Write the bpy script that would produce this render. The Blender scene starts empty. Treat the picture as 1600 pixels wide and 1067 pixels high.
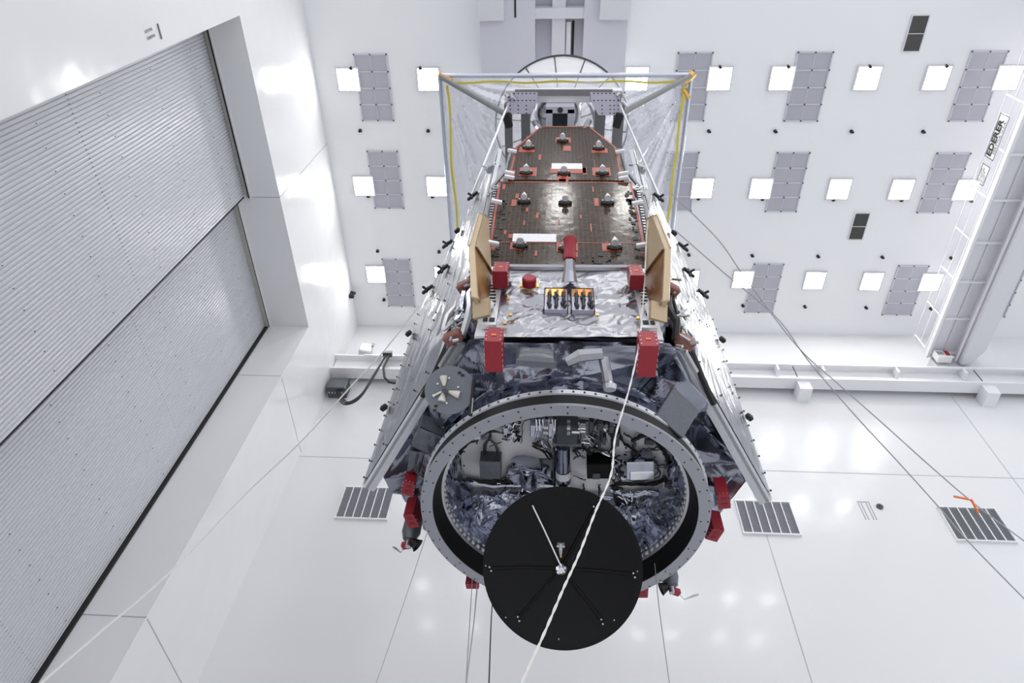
import bpy, math, random
from math import sin, cos, pi, radians, hypot
from mathutils import Vector, Matrix, Euler, noise

random.seed(7)
SC = bpy.context.scene
COL = SC.collection

# ---------------------------------------------------------------- camera
YAW, PIT, ROL, FPX = radians(-6.00172), radians(55.40749), radians(6.10252), 1065.765
_d = Vector((sin(YAW)*cos(PIT), cos(YAW)*cos(PIT), sin(PIT)))
_r0 = Vector((cos(YAW), -sin(YAW), 0)); _u0 = _r0.cross(_d)
_r = cos(ROL)*_r0 + sin(ROL)*_u0
_u = -sin(ROL)*_r0 + cos(ROL)*_u0
CAM = Vector((0, 0, 1.6))
cam_data = bpy.data.cameras.new('camera')
cam_data.sensor_width = 36.0
cam_data.lens = FPX/1600*36.0
cam_data.clip_end = 200
cam = bpy.data.objects.new('camera', cam_data)
COL.objects.link(cam)
cam.matrix_world = Matrix(((_r.x, _u.x, -_d.x, 0), (_r.y, _u.y, -_d.y, 0), (_r.z, _u.z, -_d.z, CAM.z), (0, 0, 0, 1)))
SC.camera = cam

# ---------------------------------------------------------------- world, exposure
w = bpy.data.worlds.new('world'); SC.world = w; w.use_nodes = True
bg = w.node_tree.nodes['Background']
bg.inputs[0].default_value = (0.93, 0.95, 1.0, 1)
bg.inputs[1].default_value = 0.92
SC.view_settings.view_transform = 'Standard'
SC.view_settings.look = 'None'
SC.view_settings.exposure = 0.33
SC.view_settings.gamma = 1.0
SC.view_settings.use_curve_mapping = False
SC.cycles.max_bounces = 8
SC.cycles.diffuse_bounces = 4
SC.cycles.glossy_bounces = 4
SC.cycles.transparent_max_bounces = 12
SC.cycles.sample_clamp_indirect = 6.0
SC.cycles.caustics_reflective = False
SC.cycles.caustics_refractive = False
LAMP_STRENGTH = 28.0

# ---------------------------------------------------------------- pixel -> place helpers
def ray(px, py): return (px-800)*_r + (533.5-py)*_u + FPX*_d
def onX(px, py, x): v = ray(px, py); return CAM + v*((x-CAM.x)/v.x)
def onY(px, py, y): v = ray(px, py); return CAM + v*((y-CAM.y)/v.y)
def onZ(px, py, z): v = ray(px, py); return CAM + v*((z-CAM.z)/v.z)
def onD(px, py, dep): return CAM + ray(px, py)*(dep/FPX)

# ---------------------------------------------------------------- materials
def mat(name, col, rough=.5, metal=0., emit=None, es=0., coat=0., spec=None):
    m = bpy.data.materials.new(name); m.use_nodes = True
    b = m.node_tree.nodes['Principled BSDF']
    b.inputs['Base Color'].default_value = (*col, 1)
    b.inputs['Roughness'].default_value = rough
    b.inputs['Metallic'].default_value = metal
    if coat: b.inputs['Coat Weight'].default_value = coat; b.inputs['Coat Roughness'].default_value = .08
    if spec is not None: b.inputs['Specular IOR Level'].default_value = spec
    if emit: b.inputs['Emission Color'].default_value = (*emit, 1); b.inputs['Emission Strength'].default_value = es
    return m
def nd(m, t, **k):
    n = m.node_tree.nodes.new(t)
    for a, b in k.items():
        if a in n.inputs: n.inputs[a].default_value = b
        else: setattr(n, a, b)
    return n
def lk(m, a, b): m.node_tree.links.new(a, b)
def bsdf(m): return m.node_tree.nodes['Principled BSDF']
def coords(m, scale=(1, 1, 1), rot=(0, 0, 0)):
    tc = nd(m, 'ShaderNodeTexCoord'); mp = nd(m, 'ShaderNodeMapping')
    mp.inputs['Scale'].default_value = scale; mp.inputs['Rotation'].default_value = rot
    lk(m, tc.outputs['Object'], mp.inputs['Vector']); return mp.outputs['Vector']
def noise_bump(m, scale, strength, dist=.05, detail=3, sc=(1, 1, 1), rot=(0, 0, 0), prev=None, ridged=False):
    n = nd(m, 'ShaderNodeTexNoise'); n.inputs['Scale'].default_value = scale; n.inputs['Detail'].default_value = detail
    lk(m, coords(m, sc, rot), n.inputs['Vector'])
    b = nd(m, 'ShaderNodeBump'); b.inputs['Strength'].default_value = strength; b.inputs['Distance'].default_value = dist
    out = n.outputs['Fac']
    if ridged:
        a = nd(m, 'ShaderNodeMath', operation='SUBTRACT'); a.inputs[1].default_value = .5; lk(m, out, a.inputs[0])
        c = nd(m, 'ShaderNodeMath', operation='ABSOLUTE'); lk(m, a.outputs[0], c.inputs[0]); out = c.outputs[0]
    lk(m, out, b.inputs['Height'])
    if prev: lk(m, prev, b.inputs['Normal'])
    lk(m, b.outputs['Normal'], bsdf(m).inputs['Normal'])
    return b.outputs['Normal']
def col_noise(m, c1, c2, scale, sc=(1, 1, 1), detail=4, lo=.35, hi=.65):
    n = nd(m, 'ShaderNodeTexNoise'); n.inputs['Scale'].default_value = scale; n.inputs['Detail'].default_value = detail
    lk(m, coords(m, sc), n.inputs['Vector'])
    r = nd(m, 'ShaderNodeValToRGB'); e = r.color_ramp.elements
    e[0].position = lo; e[1].position = hi; e[0].color = (*c1, 1); e[1].color = (*c2, 1)
    lk(m, n.outputs['Fac'], r.inputs['Fac']); lk(m, r.outputs['Color'], bsdf(m).inputs['Base Color'])

M = {}
M['wall'] = mat('glossy_white_paint', (.80, .805, .815), .16, coat=.3)
noise_bump(M['wall'], .55, .25, .25, 2)
M['farwall'] = mat('satin_white_paint', (.73, .735, .75), .2, coat=.2)
noise_bump(M['farwall'], .7, .15, .2, 2)
M['ceil'] = mat('ceiling_paint', (.86, .865, .875), .5)
M['floor'] = mat('floor_paint', (.68, .685, .70), .35)
M['grey_paint'] = mat('light_grey_paint', (.60, .60, .66), .45)
M['white'] = mat('white_paint', (.80, .80, .81), .35)
M['white_struct'] = mat('white_structure_paint', (.78, .78, .80), .3)
M['seam'] = mat('grey_sealant', (.45, .45, .48), .6)
M['door'] = mat('door_sheet_metal', (.58, .585, .62), .3, .1)
M['black'] = mat('black_rubber', (.012, .012, .013), .55)
M['blackgloss'] = mat('black_paint', (.003, .003, .003), .5, spec=.2)
M['dishblack'] = mat('black_dish_coating', (.004, .004, .0042), .33, spec=.22)
M['dkgrey'] = mat('dark_grey_metal', (.09, .10, .11), .4, .6)
M['grille'] = mat('dark_grille', (.09, .095, .085), .5)
M['filter'] = mat('filter_grey', (.44, .44, .485), .55)
M['alu'] = mat('brushed_aluminium', (.78, .79, .82), .34, .5)
noise_bump(M['alu'], 14, .08, .02, 2)
M['flange'] = mat('anodised_flange', (.38, .39, .43), .5, .35)
M['anod'] = mat('lavender_anodised_plate', (.72, .69, .82), .42, .3)
M['beamgrey'] = mat('grey_tube', (.25, .25, .25), .4, .6)
M['chrome'] = mat('bright_metal', (.85, .85, .88), .14, 1.)
M['steel'] = mat('steel', (.55, .55, .57), .3, 1.)
M['red'] = mat('red_anodised_cover', (.34, .018, .032), .40, .1)
M['orange'] = mat('orange_label', (.9, .22, .05), .5)
M['kapton'] = mat('orange_kapton_tape', (.40, .062, .03), .4)
M['amber'] = mat('amber_film', (.75, .30, .03), .2, .5)
M['tan'] = mat('gold_tan_frame', (.56, .43, .27), .4, .2)
M['tand'] = mat('amber_tan_plate', (.62, .40, .16), .32, .35)
col_noise(M['tand'], (.24, .10, .02), (.46, .27, .09), 2.2)
M['yellow'] = mat('yellow_tape', (.78, .66, .10), .45)
M['gold'] = mat('gold_foil', (.85, .55, .16), .25, .9)
M['radiator'] = mat('white_radiator', (.86, .86, .88), .45)
M['cover_white'] = mat('white_cloth_cover', (.86, .86, .87), .5)
_m = M['cover_white']; _t = nd(_m, 'ShaderNodeBsdfTranslucent'); _t.inputs[0].default_value = (.95, .95, .96, 1); _x = nd(_m, 'ShaderNodeMixShader'); _x.inputs[0].default_value = .7
_o = [x for x in _m.node_tree.nodes if x.type == 'OUTPUT_MATERIAL'][0]; lk(_m, bsdf(_m).outputs[0], _x.inputs[1]); lk(_m, _t.outputs[0], _x.inputs[2]); lk(_m, _x.outputs[0], _o.inputs[0])
M['deckwhite'] = mat('white_deck_paint', (.90, .90, .93), .35)
M['capwhite'] = mat('white_cap', (.88, .88, .90), .35)
M['rope'] = mat('white_rope', (.80, .78, .75), .7)
M['wire'] = mat('thin_grey_line', (.42, .42, .44), .6)
M['greydisc'] = mat('grey_disc_paint', (.16, .175, .20), .45)
M['cream'] = mat('cream_fin', (.78, .74, .66), .4)
M['ink'] = mat('black_ink', (.02, .02, .02), .6)
M['inkgrey'] = mat('faded_ink', (.20, .20, .22), .6)
M['lamp'] = mat('lamp_diffuser', (1, 1, 1), .5, emit=(1.0, .985, .96), es=LAMP_STRENGTH)
M['lampframe'] = mat('lamp_frame', (.70, .70, .73), .5)

def foil(name, col, rough, s1, a1, s2, a2, metal=1., sc=(1, 1, 1), rot=(0, 0, 0)):
    m = mat(name, col, rough, metal)
    n = noise_bump(m, s1, a1, .05, 1, sc, rot, ridged=True)
    noise_bump(m, s2, a2, .012, 2, sc, rot, prev=n, ridged=True)
    return m
M['foil'] = foil('grey_crinkled_foil', (.29, .305, .36), .24, 1.6, .12, 7, .15)
M['foil_light'] = foil('silver_crinkled_foil', (.40, .40, .43), .30, 2.6, .3, 10, .5)
M['foil_inner'] = foil('mirror_crinkled_foil', (.50, .52, .60), .14, 2.0, .1, 8, .15)
M['film'] = foil('silver_film', (.36, .37, .40), .24, 2.4, .8, 9, .5, sc=(1.8, 1.8, .22))
M['film_fold'] = foil('loose_silver_film', (.66, .67, .71), .25, 2.4, .5, 8, .3, sc=(1.6, 1.6, .25))
M['foil_dark'] = foil('dark_band_foil', (.22, .23, .30), .2, 3, .5, 9, .4)
M['blanket'] = mat('matte_grey_blanket', (.15, .16, .18), .38, .6)
noise_bump(M['blanket'], 5, .35, .05, 2, ridged=True)

# solar cells
def solar_mat():
    m = mat('solar_cells', (.05, .04, .03), .16, .0, spec=.18)
    v = coords(m, (1, 1, 1), (radians(90), 0, 0))
    b = nd(m, 'ShaderNodeTexBrick'); b.offset = 0.0; b.squash = 1.0
    b.inputs['Scale'].default_value = 1.0
    b.inputs['Brick Width'].default_value = .066; b.inputs['Row Height'].default_value = .118
    b.inputs['Mortar Size'].default_value = .0035; b.inputs['Mortar Smooth'].default_value = .2; b.inputs['Bias'].default_value = -.2
    b.inputs['Color1'].default_value = (.034, .020, .011, 1); b.inputs['Color2'].default_value = (.054, .034, .020, 1)
    b.inputs['Mortar'].default_value = (.13, .10, .07, 1)
    lk(m, v, b.inputs['Vector'])
    n = nd(m, 'ShaderNodeTexNoise'); n.inputs['Scale'].default_value = 24; n.inputs['Detail'].default_value = 1; lk(m, v, n.inputs['Vector'])
    r = nd(m, 'ShaderNodeValToRGB'); r.color_ramp.elements[0].position = .735; r.color_ramp.elements[1].position = .75
    lk(m, n.outputs['Fac'], r.inputs['Fac'])
    mx = nd(m, 'ShaderNodeMix', data_type='RGBA')
    lk(m, r.outputs['Color'], mx.inputs[0]); lk(m, b.outputs['Color'], mx.inputs[6]); mx.inputs[7].default_value = (.55, .12, .06, 1)
    lk(m, mx.outputs[2], bsdf(m).inputs['Base Color'])
    bu = nd(m, 'ShaderNodeBump'); bu.inputs['Strength'].default_value = .7; bu.inputs['Distance'].default_value = .01
    lk(m, b.outputs['Fac'], bu.inputs['Height']); bu.invert = True
    n2 = nd(m, 'ShaderNodeTexNoise'); n2.inputs['Scale'].default_value = 6; lk(m, v, n2.inputs['Vector'])
    b2 = nd(m, 'ShaderNodeBump'); b2.inputs['Strength'].default_value = .25; b2.inputs['Distance'].default_value = .012
    lk(m, n2.outputs['Fac'], b2.inputs['Height']); lk(m, bu.outputs['Normal'], b2.inputs['Normal'])
    lk(m, b2.outputs['Normal'], bsdf(m).inputs['Normal'])
    return m
M['solar'] = solar_mat()

def plastic_mat():
    m = mat('clear_wrinkled_plastic', (.86, .87, .92), .14, .5)
    n = noise_bump(m, 1.6, .8, .2, 2, (1, .45, 1), ridged=True)
    noise_bump(m, 5, .5, .08, 2, (1, .5, 1), prev=n, ridged=True)
    tr = nd(m, 'ShaderNodeBsdfTransparent'); tr.inputs[0].default_value = (.95, .96, 1, 1)
    mx = nd(m, 'ShaderNodeMixShader'); mx.inputs[0].default_value = .52
    out = [x for x in m.node_tree.nodes if x.type == 'OUTPUT_MATERIAL'][0]
    lk(m, tr.outputs[0], mx.inputs[1]); lk(m, bsdf(m).outputs[0], mx.inputs[2]); lk(m, mx.outputs[0], out.inputs[0])
    return m
M['plastic'] = plastic_mat()

# ---------------------------------------------------------------- mesh builder
class MB:
    def __init__(s): s.v = []; s.f = []
    def add(s, vs, fs):
        o = len(s.v); s.v += [tuple(p) for p in vs]; s.f += [tuple(i+o for i in f) for f in fs]; return s
    def box(s, c, sz, rot=None, bev=0):
        x, y, z = sz[0]/2, sz[1]/2, sz[2]/2
        R = rot if rot is not None else Matrix.Identity(3)
        if isinstance(R, (int, float)): R = Matrix.Rotation(R, 3, 'Z')
        c = Vector(c)
        if bev <= 0:
            vs = [c + R @ Vector((a*x, b*y, d*z)) for a in (-1, 1) for b in (-1, 1) for d in (-1, 1)]
            return s.add(vs, [(0, 1, 3, 2), (4, 6, 7, 5), (0, 4, 5, 1), (2, 3, 7, 6), (0, 2, 6, 4), (1, 5, 7, 3)])
        # chamfered box: convex hull of 24 points
        import bmesh
        bm = bmesh.new()
        for a in (-1, 1):
            for b in (-1, 1):
                for d in (-1, 1):
                    for k in range(3):
                        e = [x, y, z]; q = [e[i]-(bev if i != k else 0) for i in range(3)]
                        bm.verts.new((a*q[0], b*q[1], d*q[2]))
        r = bmesh.ops.convex_hull(bm, input=bm.verts)
        bmesh.ops.dissolve_limit(bm, angle_limit=.01, verts=bm.verts, edges=bm.edges)
        bm.verts.index_update(); bm.verts.ensure_lookup_table()
        vs = [c + R @ v.co for v in bm.verts]; fs = [tuple(v.index for v in f.verts) for f in bm.faces]
        bm.free(); return s.add(vs, fs)
    def bb(s, a, b):
        return s.box([(a[i]+b[i])/2 for i in range(3)], [abs(b[i]-a[i]) for i in range(3)])
    def tube(s, pts, r, n=6, cap=True):
        pts = [Vector(p) for p in pts]; vs = []; fs = []; up = None
        for i, p in enumerate(pts):
            t = (pts[min(i+1, len(pts)-1)]-pts[max(i-1, 0)]).normalized()
            if up is None: up = t.orthogonal().normalized()
            a = (up - t*up.dot(t)).normalized(); up = a; b = t.cross(a)
            rr = r[i] if isinstance(r, (list, tuple)) else r
            vs += [p + (a*cos(2*pi*k/n)+b*sin(2*pi*k/n))*rr for k in range(n)]
        for i in range(len(pts)-1):
            for k in range(n): fs.append((i*n+k, i*n+(k+1) % n, (i+1)*n+(k+1) % n, (i+1)*n+k))
        if cap: fs.append(tuple(range(n))[::-1]); fs.append(tuple((len(pts)-1)*n+k for k in range(n)))
        return s.add(vs, fs)
    def prism(s, poly, off):
        off = Vector(off); n = len(poly); vs = [Vector(p) for p in poly]+[Vector(p)+off for p in poly]
        fs = [tuple(range(n)), tuple(range(2*n-1, n-1, -1))]+[(i, i+n, (i+1) % n+n, (i+1) % n) for i in range(n)]
        return s.add(vs, fs)
    def lathe(s, prof, c, n=96, axis=None, a0=0, a1=2*pi):
        # prof: list of (r, h); axis: unit vector (default z)
        z = Vector(axis).normalized() if axis is not None else Vector((0, 0, 1))
        if axis is None: x = Vector((1, 0, 0)); y = Vector((0, 1, 0))
        else: x = z.orthogonal().normalized(); y = z.cross(x)
        c = Vector(c); full = abs(a1-a0-2*pi) < 1e-6; k = n if full else n+1; vs = []; fs = []
        for (r, h) in prof:
            for i in range(k):
                a = a0+(a1-a0)*i/n; vs.append(c + x*(r*cos(a)) + y*(r*sin(a)) + z*h)
        for j in range(len(prof)-1):
            for i in range(n):
                i2 = (i+1) % k if full else i+1
                fs.append((j*k+i, j*k+i2, (j+1)*k+i2, (j+1)*k+i))
        return s.add(vs, fs)
    def disc(s, c, r, axis=(0, 0, 1), th=.004, n=10):
        return s.lathe([(1e-5, 0), (r, 0), (r, th), (1e-5, th)], c, n, axis)
    def grid(s, f, nu, nv):
        vs = [f(i/nu, j/nv) for j in range(nv+1) for i in range(nu+1)]
        fs = [(j*(nu+1)+i, j*(nu+1)+i+1, (j+1)*(nu+1)+i+1, (j+1)*(nu+1)+i) for j in range(nv) for i in range(nu)]
        return s.add(vs, fs)
    def build(s, name, m, parent=None, smooth=False, label=None, mirror=None):
        vs, fs = s.v, s.f
        if mirror is not None:
            vs = [(2*mirror-x, y, z) for x, y, z in vs]; fs = [f[::-1] for f in fs]
        me = bpy.data.meshes.new(name); me.from_pydata([tuple(v) for v in vs], [], fs); me.validate(); me.update()
        me.materials.append(m if not isinstance(m, str) else M[m])
        if smooth:
            for p in me.polygons: p.use_smooth = True
            try: me.set_sharp_from_angle(angle=radians(38))
            except Exception: pass
        o = bpy.data.objects.new(name, me); COL.objects.link(o)
        if parent is not None:
            o.parent = parent; o.matrix_parent_inverse = Matrix.Identity(4)
            w = WORLD.get(parent.name, Vector((0, 0, 0)))
            o.location = -w if parent.type == 'EMPTY' else (0, 0, 0)
        if label: o['label'] = label
        return o
WORLD = {}
def build_split(mb, name, m, parent, mirror=None):
    n = len(mb.v); par = list(range(n))
    def fd(a):
        while par[a] != a: par[a] = par[par[a]]; a = par[a]
        return a
    for f in mb.f:
        for k in f[1:]: par[fd(k)] = fd(f[0])
    g = {}
    for f in mb.f: g.setdefault(fd(f[0]), []).append(f)
    for fs in g.values():
        ids = sorted({i for f in fs for i in f}); mp = {i: k for k, i in enumerate(ids)}
        q = MB(); q.v = [mb.v[i] for i in ids]; q.f = [tuple(mp[i] for i in f) for f in fs]; q.build(name, m, parent, False, None, mirror)
def tag(o, label, cat, group=None):
    o['label'] = label; o['category'] = cat
    if group: o['group'] = group
    return o
def thing(name, label, cat, loc=(0, 0, 0), group=None):
    o = bpy.data.objects.new(name, None); COL.objects.link(o); o.location = loc; o.empty_display_size = .2
    WORLD[o.name] = Vector(loc)
    return tag(o, label, cat, group)
def structure(o): o['kind'] = 'structure'; return o
def dup(root, loc):
    r = root.copy(); COL.objects.link(r); r.location = loc; WORLD[r.name] = Vector(loc)
    for ch in list(root.children):
        c = ch.copy(); COL.objects.link(c); c.parent = r
        for g in ch.children:
            d = g.copy(); COL.objects.link(d); d.parent = c
    return r
ORD = ['first', 'second', 'third', 'fourth', 'fifth', 'sixth', 'seventh', 'eighth', 'ninth', 'tenth']

def text_mesh(name, s, size, origin, xdir, ydir, m, parent=None, bold=0., squeeze=1., align='LEFT'):
    cu = bpy.data.curves.new('lettering', 'FONT'); cu.body = s; cu.size = size; cu.align_x = align
    cu.offset = bold; cu.extrude = .002; cu.resolution_u = 3
    t = bpy.data.objects.new('lettering_source', cu); COL.objects.link(t)
    dg = bpy.context.evaluated_depsgraph_get(); dg.update()
    me = t.evaluated_get(dg).to_mesh()
    x = Vector(xdir).normalized(); y = Vector(ydir).normalized(); n = x.cross(y); o = Vector(origin)
    mb = MB(); mb.add([o + x*(v.co.x*squeeze) + y*v.co.y + n*v.co.z for v in me.vertices], [tuple(p.vertices) for p in me.polygons])
    t.evaluated_get(dg).to_mesh_clear()
    bpy.data.objects.remove(t, do_unlink=True); bpy.data.curves.remove(cu)
    return mb.build(name, m, parent)

_hv = {}
def _rv(a, b, c):
    k = (a, b, c)
    if k not in _hv: _hv[k] = random.Random(a*73856093 ^ b*19349663 ^ c*83492791).random()-.5
    return _hv[k]
def ridge(p, s, k=0.):
    """crumpled-foil height: flat facets meeting at sharp creases (piecewise-linear lattice)"""
    q = Vector(p)*s*1.6 + Vector((k*3.1, k*1.7, -k*2.3))
    w_ = noise.noise(q*.45)*.9; q = q + Vector((w_, -w_, w_*.5))
    b = [math.floor(c) for c in q]; f = [q[i]-b[i] for i in range(3)]
    o = sorted(range(3), key=lambda i: -f[i]); v = [b[0], b[1], b[2]]; h = _rv(*v); prev = 1.0; h *= 1-f[o[0]]
    for n_ in range(3):
        v[o[n_]] += 1
        nxt = f[o[n_+1]] if n_ < 2 else 0.
        h += _rv(*v)*(f[o[n_]]-nxt)
    return h
def crumple(mb_f, amp, s, k=0., fine=.35):
    def g(u, v):
        p, n = mb_f(u, v)
        e = min(1., 12*min(u, 1-u)+.25)*min(1., 12*min(v, 1-v)+.25)
        return p + n*(amp*e*(ridge(p, s, k) + fine*ridge(p, s*2.6, k+3)))
    return g

# ================================================================ THE ROOM
XL, YF, ZC = -8.44, 16.04, 26.0
JN, JF, HZ, DEEP = 2.95, 12.80, 20.9, -10.3
XR, YB = 24.0, -9.0
structure(MB().bb((-14, YB, -.3), (XR, YF+.4, 0)).build('floor', 'floor'))
structure(MB().bb((DEEP, YB, ZC), (XR, YF+.4, ZC+.3)).build('ceiling', 'ceil'))
structure(MB().bb((DEEP, YF, 0), (XR, YF+.4, ZC)).build('wall_back', 'farwall'))
wl = MB()
wl.bb((DEEP, YB, 0), (XL, JN, ZC)); wl.bb((DEEP, JF, 0), (XL, YF, ZC)); wl.bb((DEEP, JN, HZ), (XL, JF, ZC))
structure(wl.build('wall_left', 'wall'))
def seams(name, segs):
    m = MB()
    for a, b in segs: m.bb(a, b)
    structure(m.build(name, 'seam'))
t = .012; e = .006
seams('trim_1', [((XL, JF-.9+.95, z-t), (XL+e, YF, z+t)) for z in (9.7, 18.1)] + [((XL, 8.05-t, HZ), (XL+e, 8.05+t, ZC))]
      + [((XL-1.45, JF-e, z-t), (XL, JF, z+t)) for z in (9.7, 18.1)] + [((XL-1.0, 8.05-t, HZ-e), (XL, 8.05+t, HZ))])
seams('trim_2', [((XL, YF-e, 17.9-t), (XR, YF, 17.9+t))] + [((x-t, YF-e, 0), (x+t, YF, z)) for x, z in ((6.35, 22), (14.63, 22), (-1.9, 17.9))])

# corrugated telescoping door leaves
def leaf(name, x, y0, y1, z1, pitch=.09, label=None):
    m = MB(); n = int(round((y1-y0)/pitch)); prof = []
    for i in range(n):
        a = y0+(y1-y0)*i/n; h = (y1-y0)/n
        prof += [(a, 0), (a+h*.10, .0), (a+h*.26, .022), (a+h*.55, .026), (a+h*.84, .022), (a+h*.96, 0)]
    prof.append((y1, 0))
    vs = [(x+dx, y, z) for z in (0, z1) for (y, dx) in prof]; k = len(prof)
    m.add(vs, [(i, i+1, i+1+k, i+k) for i in range(k-1)])
    o = structure(m.build(name, 'door'))
    b = MB().bb((x-.12, y0, 0), (x-.02, y1, z1)); b.build('backing_panel', 'door', o)
    r = MB(); h = (y1-y0)/n
    for z in (4.2, 8.42, 14.72):
        for i in range(n):
            y = y0+h*(i+.08)
            r.bb((x+.0, y-.012, z-.035+.02*(i % 2)), (x+.008, y+.05, z+.0))
    rnd = random.Random(3)
    for z in [zz*2.1+1 for zz in range(10)]:
        for i in range(0, n, 5): r.bb((x+.03, y0+h*(i+.5), z), (x+.042, y0+h*(i+.5)+.018, z+.018))
    r.build('rivet_rows', 'dkgrey', o)
    return o
leaf('door_1', -9.55, JN-.3, 8.0, 20.88)
leaf('door_2', -9.98, 7.6, JF+.1, 20.88)
M['guide'] = mat('olive_grey_guide', (.42, .42, .38), .5)
g = MB()
g.bb((-9.47, JN, HZ-.07), (-9.40, 8.05, HZ-.01)); g.bb((-9.99, 8.05, HZ-.10), (-9.83, JF, HZ-.01))
structure(g.build('trim_3', 'guide'))
g = MB(); g.bb((-9.40, JN, HZ-.10), (-9.37, 8.05, HZ-.005)); g.bb((-9.83, 8.05, HZ-.05), (-9.80, JF, HZ-.005)); structure(g.build('trim_6', 'black'))
g = MB(); g.bb((-9.37, JN, HZ-.06), (-9.33, 8.1, HZ-.005)); g.bb((-9.80, 8.1, HZ-.06), (-9.76, JF, HZ-.005))
structure(g.build('trim_4', 'white'))
g = MB(); g.bb((-9.60, 8.0, 0), (-9.52, 8.03, HZ-.1)); g.bb((-9.96, JF-.05, 0), (-9.84, JF-.002, HZ-.1))
structure(g.build('trim_5', 'black'))

# ---- ceiling lights
ROWS = [(5.79, [-7.28, -4.46, 2.67, 5.44, 7.49, 10.29, 12.51, 14.77]),
        (9.67, [-7.28, -4.48, 5.40, 7.52, 10.32, 12.52, 14.78, 17.3]),
        (13.48, [-7.31, -4.48, 5.40, 7.52, 10.31, 12.51, 14.76])]
RN = ['top row', 'middle row', 'back row nearest far wall']
L0 = None
for ri, (y, xs) in enumerate(ROWS):
    for i, x in enumerate(xs):
        if L0 is None:
            L0 = thing('ceiling_light', '', 'ceiling light', (x, y, ZC), 'square ceiling lights')
            f = MB(); s, q = .36, .41
            for a, b in (((-q, -q), (q, -s)), ((-q, s), (q, q)), ((-q, -s), (-s, s)), ((s, -s), (q, s))):
                f.bb((x+a[0], y+a[1], ZC-.08), (x+b[0], y+b[1], ZC))
            f.bb((x-q, y-q, ZC-.02), (x+q, y+q, ZC-.001))
            f.build('frame', 'lampframe', L0)
            d = MB().bb((x-s, y-s, ZC-.075), (x+s, y+s, ZC-.03)); d.build('diffuser', 'lamp', L0)
            o = L0
        else: o = dup(L0, (x, y, ZC))
        o['label'] = f'bright square ceiling light, {ORD[i]} from left in the {RN[ri]}'

o = dup(L0, (.25, 6.1, ZC)); o['label'] = 'bright square ceiling light glaring through the round ribbed shield'
for y in (-1.89, -5.73):
    for x in (-7.3, -4.47, .15, 2.67, 5.42, 7.5, 10.3, 12.5):
        o = dup(L0, (x, y, ZC)); o['label'] = 'square ceiling light beyond the top edge of the photo, mirrored in the glossy panels'; o['group'] = 'ceiling lights beyond the frame'
# ---- filter vents in the ceiling
V0 = None
VN = ['front row of vents', 'middle row of vents', 'back row of vents']
for ri, y in enumerate((4.97, 8.33, 12.78)):
    for i, x in enumerate((-6.97, 3.98, 7.86, 13.36, 17.0)):
        if i == 4 and ri != 2: continue
        wdt, dpt = 1.12, 2.23
        if V0 is None:
            V0 = thing('ceiling_vent', '', 'ceiling vent', (x, y, ZC), 'grey filter vents in the ceiling')
            MB().bb((x, y, ZC-.03), (x+wdt, y+dpt, ZC-.002)).build('filter_panel', 'filter', V0)
            f = MB(); hw = .022
            for k in range(3): f.bb((x+wdt*k/2-hw, y-hw, ZC-.055), (x+wdt*k/2+hw, y+dpt+hw, ZC-.001)) if k != 1 else f.bb((x+wdt/2-hw*.5, y, ZC-.04), (x+wdt/2+hw*.5, y+dpt, ZC-.001))
            for k in range(5): f.bb((x-hw, y+dpt*k/4-hw, ZC-.055), (x+wdt+hw, y+dpt*k/4+hw, ZC-.001))
            f.build('frame', 'grey_paint', V0)
            f = MB()
            for k in range(3):
                for j in range(5): f.bb((x+wdt*k/2-.025, y+dpt*j/4-.025, ZC-.07), (x+wdt*k/2+.025, y+dpt*j/4+.025, ZC-.05))
            build_split(f, 'corner_clip', 'dkgrey', V0)
            o = V0
        else: o = dup(V0, (x, y, ZC))
        o['label'] = f'grey eight-panel ceiling filter vent, {ORD[i]} from left in the {VN[ri]}'
for i, (x, y) in enumerate(((11.18, 3.9), (11.17, 10.62))):
    o = thing('return_grille', ['dark rectangular ceiling grille near the top right of the photo', 'dark rectangular ceiling grille between the middle and back rows of lights'][i], 'grille', (x, y, ZC), 'dark ceiling grilles')
    m = MB()
    for k in range(22): m.bb((x+.02, y+.03+k*.046, ZC-.05), (x+.48, y+.05+k*.046, ZC-.03))
    m.bb((x, y, ZC-.03), (x+.5, y+1.05, ZC-.002)); m.build('louvres', 'grille', o)
    m = MB()
    for a, b in (((-.03, -.03), (.53, 0)), ((-.03, 1.05), (.53, 1.08)), ((-.03, 0), (0, 1.05)), ((.5, 0), (.53, 1.05)), ((0, .515), (.5, .535))):
        m.bb((x+a[0], y+a[1], ZC-.055), (x+b[0], y+b[1], ZC-.001))
    m.build('frame', 'lampframe', o)
# ---- sprinkler heads
SPK = [(5.42, [-7.13, -4.72, 5.39, 7.62, 10.25, 12.69]), (7.57, [-7.13, -4.64, 5.34, 7.63, 10.23, 12.64]), (10.08, [-7.17, -4.69, 5.3, 7.64, 10.2, 12.63, 15.1]),
       (12.42, [-7.12, -4.62, 5.26, 7.7, 10.21, 12.63, 15.19]), (14.7, [-7.14, 7.73, 10.21, 12.63, 15.16])]
SN = ['beside the top lights', 'below the top vents', 'below the middle lights', 'above the back lights', 'nearest the far wall']
S0 = None
for ri, (y, xs) in enumerate(SPK):
    for i, x in enumerate(xs):
        if S0 is None:
            m = MB(); m.lathe([(1e-4, -.13), (.05, -.12), (.055, -.06), (.03, -.05), (.03, 0)], (0, 0, 0), 10)
            m.box((.05, .02, -.07), (.05, .05, .05)); m.disc((0, 0, -.012), .06, (0, 0, 1), .012)
            S0 = m.build('sprinkler_head', 'black'); o = S0
        else: o = S0.copy(); COL.objects.link(o)
        o.location = (x, y, ZC)
        tag(o, f'small black sprinkler head, {ORD[i]} from left in the row {SN[ri]}', 'sprinkler', 'ceiling sprinkler heads')

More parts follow.
